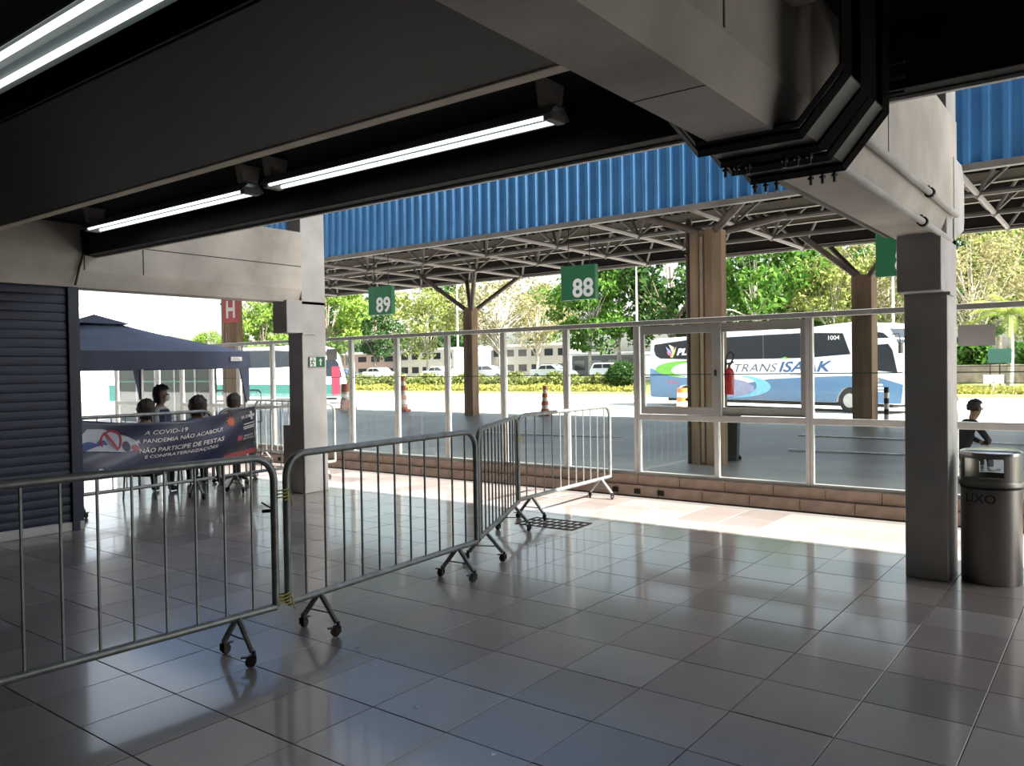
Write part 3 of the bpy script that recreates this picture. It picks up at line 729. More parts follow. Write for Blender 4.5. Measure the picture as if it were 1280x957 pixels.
ban_shape('logo_print', [(.955, .86), (.967, .86), (.967, .92), (.98, .92), (.98, .86), (.993, .86), (.993, .80), (.98, .80), (.98, .74), (.967, .74), (.967, .80), (.955, .80)], PRINTW, .006)
ban_text('SUS', .93, .83, .045, .06, bold=.02)
for k, (v, wd) in enumerate(((.66, .07), (.60, .08), (.56, .075))): ban_patch('fine_print', .955-wd/2, .955+wd/2, v, v+.022, PRINTW, .006, 4, 1)
ban_shape('crest_print', [(.885, .33), (.905, .33), (.912, .38), (.91, .45), (.88, .45), (.878, .38)], M('crest_red', (.42, .08, .10), .5), .006)
ban_text('CIDADE DE', .952, .41, .06, .035, shear=0); ban_text('SÃO PAULO', .952, .355, .072, .045, shear=0)
ban_text('Disque', .19, .07, .06, .05, bold=.005)
ban_shape('badge_print', ell(.13, .07, .012, .03), PRINTW, .006)

# ================================================================== PEOPLE
def skin_mesh(nodes, edges, seg, mats, sub=1):
    me = bpy.data.meshes.new('sk'); me.from_pydata([n[0] for n in nodes], edges, []); me.update()
    ob = bpy.data.objects.new('sk', me); COL.objects.link(ob)
    md = ob.modifiers.new('s', 'SKIN'); md.use_smooth_shade = True
    for i, n in enumerate(nodes):
        r = n[1]; me.skin_vertices[0].data[i].radius = r if isinstance(r, tuple) else (r, r); me.skin_vertices[0].data[i].use_root = (i == 0)
    sd_ = ob.modifiers.new('d', 'SUBSURF'); sd_.levels = sub; sd_.render_levels = sub
    dg = bpy.context.evaluated_depsgraph_get(); out = bpy.data.meshes.new_from_object(ob.evaluated_get(dg)); bpy.data.objects.remove(ob)
    out.materials.clear()
    for m_ in mats: out.materials.append(m_)
    ss = [(Vector(nodes[a][0]), Vector(nodes[b][0]), k) for (a, b), k in zip(edges, seg)]
    for p in out.polygons:
        c = p.center; best = 1e9; bk = 0
        for (a, b, k) in ss:
            ab = b-a; t_ = max(0, min(1, (c-a).dot(ab)/max(1e-9, ab.length_squared))); dd = (c-a-ab*t_).length
            if dd < best: best = dd; bk = k
        p.material_index = bk; p.use_smooth = True
    return out
def person(loc, rz, label, shirt, trousers, shoe, hz=.47, lean=0., arms='lap', hair_len=.0, mask=False, vest=None, head_turn=0., knees=.42, hairmat=HAIR, skin=SKIN, hv=1.0):
    t = thing('person', loc, rz, label, 'person')
    N = []; E_ = []; S_ = []
    def nd(p, r): N.append((tuple(p), r)); return len(N)-1
    def ed(a, b, k): E_.append((a, b)); S_.append(k)
    la = lean
    def up(h, x=0., y=0.): return (x+math.sin(la)*h, y, hz+math.cos(la)*h)
    pel = nd(up(0.02), (.15, .12)); sp = nd(up(.22), (.135, .105)); ch = nd(up(.40), (.15, .11)); nk = nd(up(.53), .055)
    hx = math.sin(la)*.60+.02; hb = hz+math.cos(la)*.58
    h0 = nd((hx+.01, 0, hb+.02), .062); h1 = nd((hx+.02, 0, hb+.10), (.082, .09)); h2 = nd((hx+.01, 0, hb+.185), (.07, .075))
    ed(pel, sp, 1); ed(sp, ch, 1); ed(ch, nk, 1); ed(nk, h0, 0); ed(h0, h1, 0); ed(h1, h2, 0)
    for s in (-1, 1):
        sh = nd(up(.46, 0, s*.165), .058); ed(ch, sh, 1)
        if arms == 'lap': el = (.06+math.sin(la)*.2, s*.235, hz+.20); wr = (.28, s*.15, hz+.17)
        elif arms == 'knees': el = (math.sin(la)*.46+.16, s*.20, hz+.20); wr = (.36, s*.05, hz+.17)
        else: el = (.16, s*.24, hz+.28); wr = (.38, s*.15, hz+.30)
        el = nd(el, .044); ed(sh, el, 1); wv = Vector(wr); wri = nd(wr, .028); ed(el, wri, 2)
        dv = (wv-Vector(N[el][0])).normalized(); pm = nd(wv+dv*.06, (.035, .018)); ed(wri, pm, 0)
        side = Vector((0, 0, 1)).cross(dv).normalized()
        for k, (o_, l_) in enumerate(((-.03, .06), (-.01, .075), (.01, .07), (.03, .055))):
            f1 = nd(wv+dv*(.06+l_*.5)+side*o_+Vector((0, 0, -.004)), .0095); f2 = nd(wv+dv*(.055+l_)+side*o_*1.1+Vector((0, 0, -.022)), .008); ed(pm, f1, 0); ed(f1, f2, 0)
        th = nd(wv+dv*.035-side*s*.045+Vector((0, 0, .004)), .011); t2 = nd(wv+dv*.07-side*s*.05, .009); ed(wri, th, 0); ed(th, t2, 0)
        hp = nd((.02, s*.09, hz-.0), .088); kn = nd((knees, s*.12, hz+.03), .064); an = nd((knees+.03, s*.11, .09), .042); he = nd((knees+.01, s*.11, .045), .04); to = nd((knees+.17, s*.13, .035), (.042, .032))
        ed(pel, hp, 3); ed(hp, kn, 3); ed(kn, an, 3); ed(an, he, 4); ed(he, to, 4)
    me = skin_mesh(N, E_, S_, [skin, shirt, vest[1] if vest else shirt, trousers, shoe])
    o = bpy.data.objects.new('body', me); COL.objects.link(o); o.parent = t
    c = Vector((hx+.018, 0, hb+.11))
    # hair: shell over crown, sides and back
    q = MB(); bm = bmesh.new(); bmesh.ops.create_uvsphere(bm, u_segments=20, v_segments=14, radius=1)
    bmesh.ops.delete(bm, geom=[v for v in bm.verts if (v.co.x > .45 and v.co.z < .42) or v.co.z < -.55-hair_len], context='VERTS')
    for v in bm.verts:
        if v.co.z < 0 and v.co.x < .4:
            rad = math.hypot(v.co.x, v.co.y); kk = max(rad, .86-.15*abs(v.co.z))/max(rad, .05); v.co.x *= kk; v.co.y *= kk; v.co.z *= 1+1.1*hair_len
        k = 1+.05*math.sin(v.co.x*9+v.co.z*13)+.05*math.cos(v.co.y*15)+.03*math.sin(v.co.z*31+v.co.y*23)
        v.co = Vector((v.co.x*.106*k*hv-.014*hv, v.co.y*.098*k*hv, v.co.z*.114*k*hv+.014))+c
    q.bm(bm); ho = q.build('hair', hairmat, t, True); md = ho.modifiers.new('thick', 'SOLIDIFY'); md.thickness = .012; md.offset = -1
    for s in (-1, 1):
        q = MB(); bm = bmesh.new(); bmesh.ops.create_icosphere(bm, subdivisions=1, radius=.011, matrix=Matrix.Translation((c.x+.081, s*.034, c.z+.0))); q.bm(bm); q.build('eye', M('eye_dark', (.03, .02, .02), .3), t, True)
        q = MB(); bm = bmesh.new(); bmesh.ops.create_icosphere(bm, subdivisions=1, radius=.022, matrix=Matrix.Translation((c.x-.005, s*.088, c.z-.01)) @ Matrix.Diagonal((.8, .4, 1.3, 1))); q.bm(bm); q.build('ear', skin, t, True)
    q = MB(); q.add([(c.x+.07, -.014, c.z-.035), (c.x+.07, .014, c.z-.035), (c.x+.108, 0, c.z-.03), (c.x+.078, 0, c.z+.015)], [(0, 1, 2), (0, 2, 3), (1, 3, 2), (0, 3, 1)]); q.build('nose', skin, t, True)
    if mask:
        q = MB(); bm = bmesh.new(); bmesh.ops.create_uvsphere(bm, u_segments=12, v_segments=8, radius=1)
        for v in bm.verts: v.co = Vector((v.co.x*.045+c.x+.065, v.co.y*.066, v.co.z*.05+c.z-.05))
        q.bm(bm); q.build('face_mask', WHITE, t, True)
    else:
        q = MB(); q.bevbox((c.x+.072, -.025, c.z-.065), (c.x+.084, .025, c.z-.055), .003); q.build('mouth', M('lips', (.3, .12, .1), .5), t)
    if vest:
        q = MB(); prof = [(.0, .16, .125), (.22, .148, .118), (.40, .165, .126), (.475, .12, .09)]; n = 20
        for (h_, rx, ry) in prof:
            for k in range(n):
                a = 2*PI*k/n; q.v.append((math.sin(la)*h_+ry*1.15*math.cos(a), rx*1.12*math.sin(a), hz+h_))
        for i in range(3):
            for k in range(n): q.f.append((i*n+k, i*n+(k+1) % n, (i+1)*n+(k+1) % n, (i+1)*n+k)); q.mi.append(0)
        vo = q.build('vest', vest[0], t, True); md = vo.modifiers.new('thick', 'SOLIDIFY'); md.thickness = .008; md.offset = 1
    return t
BLACKC = M('black_cloth', (.022, .021, .024), .85); JEANS = M('dark_jeans', (.03, .035, .055), .85); TEAL = M('teal_shirt', (.12, .30, .28), .8)
NAVYC = M('navy_vest_cloth', (.035, .055, .13), .8); GREYC = M('pale_grey_cloth', (.52, .52, .52), .85); SHOE = M('dark_shoe', (.03, .028, .028), .6)
WSHOE = M('black_white_shoe', (.35, .35, .35), .6, var=.8, scale=25)
def place(px, X):                          # point on a photo column at a given x
    u = (px-640)/FPX; k = X/(math.cos(YAW)*u-math.sin(YAW)); return W(u*k, k, 0)
def chair(loc, rz, label, mat, hz=.45):
    t = thing('chair', loc, rz, label, 'chair')
    q = MB(); q.bevbox((-.21, -.21, hz-.04), (.21, .21, hz), .012); q.build('seat', mat, t)
    q = MB(); q.bevbox((-.235, -.2, hz+.12), (-.205, .2, hz+.40), .012); q.build('backrest', mat, t)
    for sx in (-1, 1):
        for sy in (-1, 1):
            q = MB(); q.tube([(sx*.19, sy*.19, hz-.03), (sx*.215, sy*.2, 0)], .012, 8); q.build('leg', GALV, t, True)
    for sy in (-1, 1):
        q = MB(); q.tube([(-.2, sy*.17, hz-.02), (-.225, sy*.17, hz+.14)], .011, 8); q.build('back_post', GALV, t, True)
SEATM = M('dark_chair_plastic', (.03, .03, .035), .6)
aF = R(127); aR = R(37)
p = place(181, -9.85); person(p, aF, 'seated person with dark hair and teal top, turned away beside the woman in vest', TEAL, BLACKC, SHOE, .41, hair_len=.3, hv=1.12); chair(p, aF, 'dark chair under the seated person in teal next to the woman', SEATM, .32)
p = place(199, -10.95); person(p, aR, 'woman in navy vest and white face mask sitting under the tent', GREYC, JEANS, SHOE, .57, hair_len=.3, mask=True, vest=(NAVYC, GREYC), hv=1.15); chair(p, aR, 'dark chair under the woman in the navy vest', SEATM, .48)
p = place(246, -9.95); person(p, aF, 'seated person with dark full hair, turned away behind the banner lettering', TEAL, BLACKC, SHOE, .42, hair_len=.35, hv=1.2); chair(p, aF, 'dark chair under the person with full dark hair', SEATM, .33)
p = place(291, -10.05); person(p, aF, 'seated person with short black hair on the office chair near the pillar', BLACKC, BLACKC, SHOE, .45, hair_len=.22)
t = thing('office_chair', tuple(p), aF, 'black office chair on a five-star caster base near the pillar', 'chair')
q = MB(); q.bevbox((-.23, -.23, .31), (.23, .23, .36), .02); q.build('seat', SEATM, t)
q = MB(); q.bevbox((-.27, -.2, .52), (-.23, .2, .88), .015); q.build('backrest', SEATM, t)
q = MB(); q.tube([(-.15, 0, .33), (-.27, 0, .40), (-.275, 0, .56)], .016, 8); q.build('back_support', BLACKM, t, True)
q = MB(); q.tube([(0, 0, .08), (0, 0, .32)], .025, 10); q.build('gas_lift', BLACKM, t, True)
for k in range(5):
    a = k*2*PI/5+.3
    q = MB(); q.tube([(0, 0, .11), (.29*math.cos(a), .29*math.sin(a), .075)], [.026, .017], 8); b_ = q.build('base_arm', BLACKM, t, True)
    q = MB(); c = Vector((.29*math.cos(a), .29*math.sin(a), .028)); q.tube([c+Vector((-.02*math.sin(a), .02*math.cos(a), 0)), c-Vector((-.02*math.sin(a), .02*math.cos(a), 0))], .028, 10); q.tube([c+Vector((0, 0, .02)), c+Vector((0, 0, .05))], .01, 6); q.build('caster', RUBBER, b_)
# person waiting outside on a low block
pb = Vector((-1.88, 12.75, 0))
q = MB(); q.bevbox((-.55, -.25, 0), (.17, .25, .19), .015); o = q.build('concrete_block', CONC, loc=tuple(pb)); o.rotation_euler = (0, 0, aR); tag(o, 'low concrete block under the waiting person outside', 'block')
person(pb, aR, 'person in black sitting hunched outside beyond the litter bin', BLACKC, BLACKC, WSHOE, .25, lean=.36, arms='knees', knees=.36)

# ================================================================== COACHES
def coach(loc, rz, label, deco):
    t = thing('coach_bus', loc, rz, label, 'bus'); WD = 2.55
    def arch(cx, r, n=9): return [(cx+r*math.cos(PI*k/n), .40+r*math.sin(PI*k/n)*1.15) for k in range(n+1)]
    prof = [(0, .42), (-.03, 1.9), (.02, 3.15), (.12, 3.34), (.4, 3.43), (5, 3.48), (9, 3.53), (10.6, 3.64), (11.4, 3.68), (12.2, 3.62), (12.9, 3.40), (13.2, 2.95), (13.4, 2.2), (13.58, 1.4), (13.6, .6), (13.5, .38)]
    prof += arch(11.3, .56) + [(10.5, .40)] + arch(3.75, .54) + arch(2.45, .54)
    q = MB(); q.prism(prof, 'y', 0, WD); o = q.build('body', M('coach_white', (.78, .79, .80), .3, var=.02, coat=.4), t); md = o.modifiers.new('bev', 'BEVEL'); md.width = .09; md.segments = 3; md.limit_method = 'ANGLE'; md.angle_limit = R(50)
    DG = M('coach_glass', (.018, .022, .03), .12, var=.1)
    def side(name, pts, mat, off, th=.012, parent=t):
        q = MB(); q.prism(pts, 'y', -off-th, -off); return q.build(name, mat, parent)
    def glassband(pts, name='side_window'): return side(name, pts, DG, .006)
    tops = [(.3, 3.15), (2.6, 3.28), (4.9, 3.31), (7.1, 3.33), (9.3, 3.33), (11.02, 3.24)]; bots = [(.62, 2.42), (2.6, 2.33), (4.9, 2.28), (7.1, 2.27), (9.3, 2.27), (11.35, 2.38)]
    for i in range(5):
        e0 = .012 if i else 0; e1 = .012 if i < 4 else 0
        pts = [(tops[i][0]+e0, tops[i][1]), (tops[i+1][0]-e1, tops[i+1][1]), (bots[i+1][0]-e1, bots[i+1][1]), (bots[i][0]+e0, bots[i][1])]
        if i == 0: pts = [(.34, 3.12), (tops[1][0]-e1, tops[1][1]), (bots[1][0]-e1, bots[1][1]), (.75, 2.40), (.42, 2.55), (.3, 2.85)]
        glassband(pts)
    glassband([(12.25, 3.26), (12.75, 3.18), (12.98, 2.98), (12.3, 2.98)], 'upper_window'); glassband([(12.28, 2.72), (12.95, 2.74), (13.12, 2.5), (13.32, 1.62), (12.3, 1.72)], 'cab_window')
    # windscreens on the nose
    for (pa, pb_) in (((13.2, 2.92), (13.51, 1.6)), ((12.93, 3.36), (13.17, 2.98))):
        q = MB(); a = Vector((pa[0]+.012, 0, pa[1])); b = Vector((pb_[0]+.02, 0, pb_[1]))
        q.add([(a.x, .1, a.z), (a.x, WD-.1, a.z), (b.x, WD-.1, b.z), (b.x, .1, b.z)], [(0, 1, 2, 3)]); q.build('windscreen', DG, t)
    q = MB(); q.tube([(13.1, -.02, 3.1), (13.55, -.28, 3.12), (13.62, -.3, 2.75)], .03, 8); mo = q.build('mirror_arm', BLACKM, t, True)
    q = MB(); q.bevbox((13.56, -.40, 2.35), (13.68, -.2, 2.8), .03); q.build('mirror', BLACKM, mo)
    for wx in (11.3, 3.75, 2.45):
        q = MB(); q.tube([(wx, .02, .5), (wx, .30, .5)], .50, 24); wo = q.build('wheel', RUBBER, t, True)
        q = MB(); q.tube([(wx, -.005, .5), (wx, .1, .5)], .29, 18); q.build('hub', M('hub_metal', (.45, .45, .44), .35, .7), wo, True)
    q = MB(); q.bevbox((1.0, .25, .25), (13.0, WD-.25, .6), .02); q.build('underbody', BLACKM, t)
    q = MB(); q.bevbox((13.50, .2, .75), (13.63, .6, .95), .02); q.build('headlamp', M('lamp_clear', (.7, .7, .66), .2), t)
    q = MB(); q.bevbox((-.05, .15, 1.0), (-.01, .35, 1.5), .01); q.build('tail_lamp', M('tail_red', (.4, .03, .03), .3), t)
    q = MB(); q.bevbox((4.2, .5, 3.45), (7.0, WD-.5, 3.60), .05); q.build('roof_unit', MATS['coach_white'], t)
    deco(t, side)
    return t
def arc_band(cx, cz, rx, rz_, a0, a1, th0, th1, n=16):
    o = []; i_ = []
    for k in range(n+1):
        a = R(a0+(a1-a0)*k/n); w_ = th0+(th1-th0)*math.sin(PI*k/n)
        o.append((cx+rx*math.cos(a), cz+rz_*math.sin(a))); i_.append((cx+rx*math.cos(a)*(1-w_), cz+rz_*math.sin(a)*(1-w_)))
    return o+i_[::-1]
def deco_blue(t, side):
    BLU = M('coach_blue', (.085, .20, .36), .3, var=.05, coat=.4)
    n = 9; a1 = [(10.72-.0, .42)]; 
    ar = [(11.3+.58*math.cos(PI-PI*k/n), .40+.66*math.sin(PI*k/n)) for k in range(n+1)]
    side('blue_flank', [(4.45, .43), (10.7, .43)]+ar[1:-1]+[(11.9, .43), (13.45, .42), (13.55, 1.15), (12.6, 1.42), (11.2, 1.50), (9.0, 1.43), (7.4, 1.36), (6.2, 1.18), (5.2, 1.2), (4.45, 1.35)], BLU, .004)
    ar2 = [(2.45-.6+.0, .43)]
    side('blue_flank', [(.02, .43), (1.86, .43), (1.9, .8), (2.1, 1.02), (2.45, 1.08), (2.8, 1.02), (3.1, .95), (3.4, 1.02), (3.75, 1.08), (4.1, 1.02), (4.44, .85), (4.44, 1.35), (3.4, 1.45), (2.2, 1.42), (1.4, 1.52), (.7, 1.72), (0, 1.93)], BLU, .004)
    side('green_swoosh', arc_band(2.6, 1.86, 2.2, .40, 70, 265, .08, .52), M('coach_green', (.16, .48, .05), .35), .008)
    side('lilac_swoosh', [(4.9, .52), (6.0, .6), (6.6, .85), (6.55, 1.05), (6.1, 1.25), (5.5, 1.36), (4.9, 1.4)], M('coach_lilac', (.30, .32, .48), .35), .009)
    side('sky_swoosh', arc_band(5.35, 1.02, 2.15, .52, -88, 75, .06, .36), M('coach_sky', (.20, .56, .76), .35), .012)
    side('red_stripe', [(1.0, 1.28), (1.5, 1.2), (2.0, 1.1), (1.95, 1.16), (1.5, 1.26)], M('coach_red', (.6, .10, .14), .4), .012)
    LET = M('coach_lettering_blue', (.035, .10, .27), .4); THN = M('coach_lettering_grey', (.06, .08, .12), .4)
    def txt(name, s, cx, cz, wd, hg, mat, off=.022, shear=.3, bold=0.):
        vs_, fs = text_fit(s, wd, hg, shear, bold); q = MB(); q.add([(v.x+cx, -off, v.y+cz) for v in vs_], fs); q.build(name, mat, t)
    txt('lettering', 'TRANS', 6.68, 1.87, 2.35, .36, THN, bold=-.012); txt('lettering', 'ISAAK', 9.22, 1.90, 2.6, .46, LET, bold=.016)
    side('accent_mark', [(8.05, 2.28), (8.25, 2.34), (8.40, 2.28), (8.2, 2.18), (8.28, 2.26)], MATS['coach_green'], .02)
    txt('lettering', 'turismo', 8.9, 1.56, .8, .09, THN, bold=0.)
    txt('lettering', 'PL', 2.22, 2.71, .68, .34, PRINTW, bold=.05)
    txt('number', '1004', 10.62, 3.08, .52, .18, PRINTW, shear=0, bold=.01)
    for k, (pts, c) in enumerate(((((1.15, 3.0), (1.45, 2.8), (1.62, 2.55), (1.3, 2.72)), (.35, .35, .6)), (((1.35, 3.1), (1.5, 2.85), (1.62, 2.6), (1.72, 2.95)), (.75, .65, .5)), (((1.2, 2.75), (1.45, 2.66), (1.6, 2.5), (1.32, 2.55)), (.6, .12, .2)), (((1.45, 2.46), (1.6, 2.42), (1.78, 2.7), (1.86, 2.98), (1.66, 2.75)), (.72, .55, .22)))):
        side('bird_feather', list(pts), M('feather_%d' % k, c, .5), .02)
    for k, (x, z, w_, h_) in enumerate(((12.55, 1.15, .36, .07), (12.7, 1.02, .5, .08), (12.6, .90, .42, .05))):
        side('notice_plate', [(x-w_/2, z-h_/2), (x+w_/2, z-h_/2), (x+w_/2, z+h_/2), (x-w_/2, z+h_/2)], PRINTW, .02)
    side('lamp_disc', [(12.5+.09*math.cos(a*PI/5), 1.33+.09*math.sin(a*PI/5)) for a in range(10)], M('amber', (.6, .4, .12), .4), .02)
coach((-19.72, 37.77, -.45), R(-17.61), 'white and blue coach lettered across its side parked beyond the glass', deco_blue)
def deco_teal(t, side):
    side('lower_flank', [(.05, .45), (1.8, .45), (1.9, .9), (2.2, 1.08), (4.0, 1.08), (4.4, .7), (10.6, .45), (10.8, .9), (11.3, 1.1), (11.8, .9), (12, .45), (13.4, .45), (13.5, 1.2), (.03, 1.4)], M('coach_teal', (.02, .09, .08), .35), .005)
    side('red_panel', [(12.7, .55), (13.2, .55), (13.2, 2.3), (12.7, 2.3)], M('coach_crimson', (.2, .01, .03), .4), .02)
pa = W(-23.5, 47); pc = W(-14.2, 49); d_ = pc-pa
coach((pa.x, pa.y, -.45), math.atan2(d_.y, d_.x), 'white and teal coach parked in the yard behind the tent', deco_teal)

# ================================================================== CARS ON THE STREET
def car(loc, rz, label, paint, hatch=False):
    t = thing('parked_car', loc, rz, label, 'car', 'cars on the street beyond the hedge'); L_ = 4.3; wd = 1.7
    if hatch: prof = [(0, .35), (-.02, .9), (.12, 1.05), (.35, 1.46), (.9, 1.52), (2.3, 1.5), (3.1, 1.02), (4.0, .88), (4.28, .7), (4.3, .32)]; win = [(.5, 1.38), (2.25, 1.42), (2.85, 1.03), (.35, 1.03)]
    else: prof = [(0, .35), (0, .85), (.1, .98), (.75, 1.02), (1.25, 1.4), (1.7, 1.46), (2.5, 1.44), (3.2, 1.0), (4.05, .86), (4.28, .66), (4.3, .32)]; win = [(1.33, 1.33), (2.45, 1.37), (2.95, 1.02), (.98, 1.02)]
    q = MB(); q.prism(prof, 'y', 0, wd); o = q.build('body', paint, t); md = o.modifiers.new('b', 'BEVEL'); md.width = .09; md.segments = 2; md.limit_method = 'ANGLE'
    for y in (-.012, wd):
        mid = (win[0][0]+win[1][0])/2
        q = MB(); q.prism([win[0], (mid-.04, (win[0][1]+win[1][1])/2), (mid-.04, win[2][1]), win[3]], 'y', y, y+.012); q.build('side_window', MATS['coach_glass'], t)
        q = MB(); q.prism([(mid+.04, (win[0][1]+win[1][1])/2), win[1], win[2], (mid+.04, win[2][1])], 'y', y, y+.012); q.build('side_window', MATS['coach_glass'], t)
    for x in (.8, 3.45):
        for y in (-.01, wd-.17):
            q = MB(); q.tube([(x, y, .31), (x, y+.18, .31)], .31, 16); wo = q.build('wheel', RUBBER, t, True)
            q = MB(); q.tube([(x, y-.01, .31), (x, y+.19, .31)], .19, 12); q.build('hubcap', MATS['hub_metal'], wo, True)
    q = MB(); q.bevbox((-.03, .1, .7), (.03, .4, .86), .01).bevbox((-.03, wd-.4, .7), (.03, wd-.1, .86), .01); q.build('tail_lamp', MATS['tail_red'], t)
CW = M('car_white', (.72, .74, .76), .3, var=.02, coat=.5); CS = M('car_silver', (.50, .53, .55), .3, .4, var=.03, coat=.5); CB_ = M('car_blue_grey', (.16, .22, .30), .3, .3, coat=.5)
for (px, Y, paint, hb, la) in ((452, 62, CW, 0, 'white sedan on the street, seen past the two road cones'), (527, 62.4, CW, 0, 'white sedan on the street behind the striped post'), (662, 62, CS, 0, 'pale silver sedan on the street beside the bare tree'), (737, 63, CW, 1, 'white hatchback on the street beside the clipped bush'), (412, 66.5, CB_, 0, 'blue grey car on the far lane of the street'), (590, 66.5, CS, 1, 'silver hatchback on the far lane of the street')):
    car(tuple(at(px, Y, .45)), R(random.uniform(-2, 2)), la, paint, hb)

# ================================================================== PLANTING
def leaf_mat(name, c1, c2):
    mt = bpy.data.materials.new(name); mt.use_nodes = True; n = mt.node_tree; L = n.links
    for x in list(n.nodes):
        if x.type != 'OUTPUT_MATERIAL': n.nodes.remove(x)
    out = [x for x in n.nodes if x.type == 'OUTPUT_MATERIAL'][0]
    geo = n.nodes.new('ShaderNodeNewGeometry'); rp = n.nodes.new('ShaderNodeValToRGB')
    rp.color_ramp.elements[0].color = (*c1, 1); rp.color_ramp.elements[1].color = (*c2, 1)
    L.new(geo.outputs['Random Per Island'], rp.inputs[0])
    df = n.nodes.new('ShaderNodeBsdfDiffuse'); tl = n.nodes.new('ShaderNodeBsdfTranslucent'); mx = n.nodes.new('ShaderNodeMixShader'); mx.inputs[0].default_value = .38
    L.new(rp.outputs[0], df.inputs[0]); L.new(rp.outputs[0], tl.inputs[0]); L.new(df.outputs[0], mx.inputs[1]); L.new(tl.outputs[0], mx.inputs[2]); L.new(mx.outputs[0], out.inputs[0])
    return mt
def leaf_cloud(name, pts, size, mat, rng, aspect=1.7):
    n = len(pts); a = rng.normal(size=(n, 3)); a /= np.linalg.norm(a, axis=1)[:, None]
    b = rng.normal(size=(n, 3)); b -= (b*a).sum(1)[:, None]*a; b /= np.linalg.norm(b, axis=1)[:, None]
    s = size*rng.uniform(.6, 1.3, n)[:, None]
    V = np.stack([pts-a*s*aspect/2, pts+b*s*.42, pts+a*s*aspect/2, pts-b*s*.42], 1).reshape(-1, 3)
    me = bpy.data.meshes.new(name); me.vertices.add(4*n); me.vertices.foreach_set('co', V.ravel())
    me.loops.add(4*n); me.loops.foreach_set('vertex_index', np.arange(4*n)); me.polygons.add(n)
    me.polygons.foreach_set('loop_start', np.arange(0, 4*n, 4)); me.polygons.foreach_set('loop_total', np.full(n, 4))
    me.update(calc_edges=True); me.materials.append(mat); return me
BARK = M('grey_bark', (.16, .13, .10), .9, var=.3, scale=8); PALEBARK = M('pale_bark', (.42, .38, .32), .9, var=.25, scale=6)
LM = dict(bright=leaf_mat('leaf_bright', (.10, .20, .03), (.26, .36, .08)), mid=leaf_mat('leaf_mid', (.035, .11, .02), (.14, .26, .05)),
          dark=leaf_mat('leaf_dark', (.025, .065, .02), (.08, .15, .045)), light=leaf_mat('leaf_light', (.16, .22, .05), (.36, .38, .14)), sparse=leaf_mat('leaf_sparse', (.17, .17, .07), (.36, .33, .18)))
PROTO = {}
def tree_proto(kind, H, Rr, nleaf, size, seed, bark):
    rng = np.random.default_rng(seed); cl = []
    base = H*.20 if kind != 'sparse' else H*.25
    for k in range(46):
        while True:
            p = rng.uniform(-1, 1, 3)
            if .25 < (p**2).sum() < 1: break
        cl.append((p[0]*Rr*.86, p[1]*Rr*.86, base+(H-base)*(.5+.5*p[2])*.94+.3))
    cl = np.array(cl); rad = rng.uniform(.16, .30, len(cl))*Rr
    idx = rng.integers(0, len(cl), nleaf); d = rng.normal(size=(nleaf, 3)); d /= np.linalg.norm(d, axis=1)[:, None]
    rr = rng.uniform(.35, 1, nleaf)**.5
    pts = cl[idx]+d*(rad[idx]*rr)[:, None]*np.array([1, 1, .75])
    lm = leaf_cloud('foliage', pts, size, LM[kind], rng)
    q = MB(); q.tube([(0, 0, -.2), (.05, .03, H*.18), (-.1, .05, H*.42), (.05, -.05, H*.7)], [.032*H*.55, .026*H*.55, .018*H*.5, .006*H], 8)
    for k in rng.choice(len(cl), 16 if kind != 'sparse' else 34, replace=False):
        c = Vector(cl[k]); z0 = H*rng.uniform(.16, .45); st = Vector((.0, .03, z0)); mid = st.lerp(c, .5)+Vector((0, 0, .3))
        q.tube([st, mid, c], [.006*H, .004*H, .0014*H], 5)
    return lm, q, bark
KIND = {'bright': (12, 5.0, 5200, .30), 'mid': (12, 5.2, 5200, .30), 'dark': (13, 5.2, 4800, .34), 'light': (11, 4.6, 3600, .28), 'sparse': (12, 5.6, 5200, .19)}
def tree(kind, loc, rz, sc, label, grp='trees beyond the street', seed=0):
    key = (kind, seed % 2)
    if key not in PROTO:
        H, Rr, nl, sz = KIND[kind]; lm, q, bk = tree_proto(kind, H, Rr, nl, sz, 11+hash(kind) % 5*0+len(PROTO)*7, PALEBARK if kind in ('sparse', 'light', 'mid') else BARK)
        to = q.build('trunk', bk, None, True); PROTO[key] = (lm, to.data); bpy.data.objects.remove(to)
    lm, tm = PROTO[key]
    t = thing('leafy_tree', loc, rz, label, 'tree', grp); t.scale = (sc, sc, sc)
    for nm, me in (('foliage', lm), ('trunk', tm)):
        o = bpy.data.objects.new(nm, me); COL.objects.link(o); o.parent = t
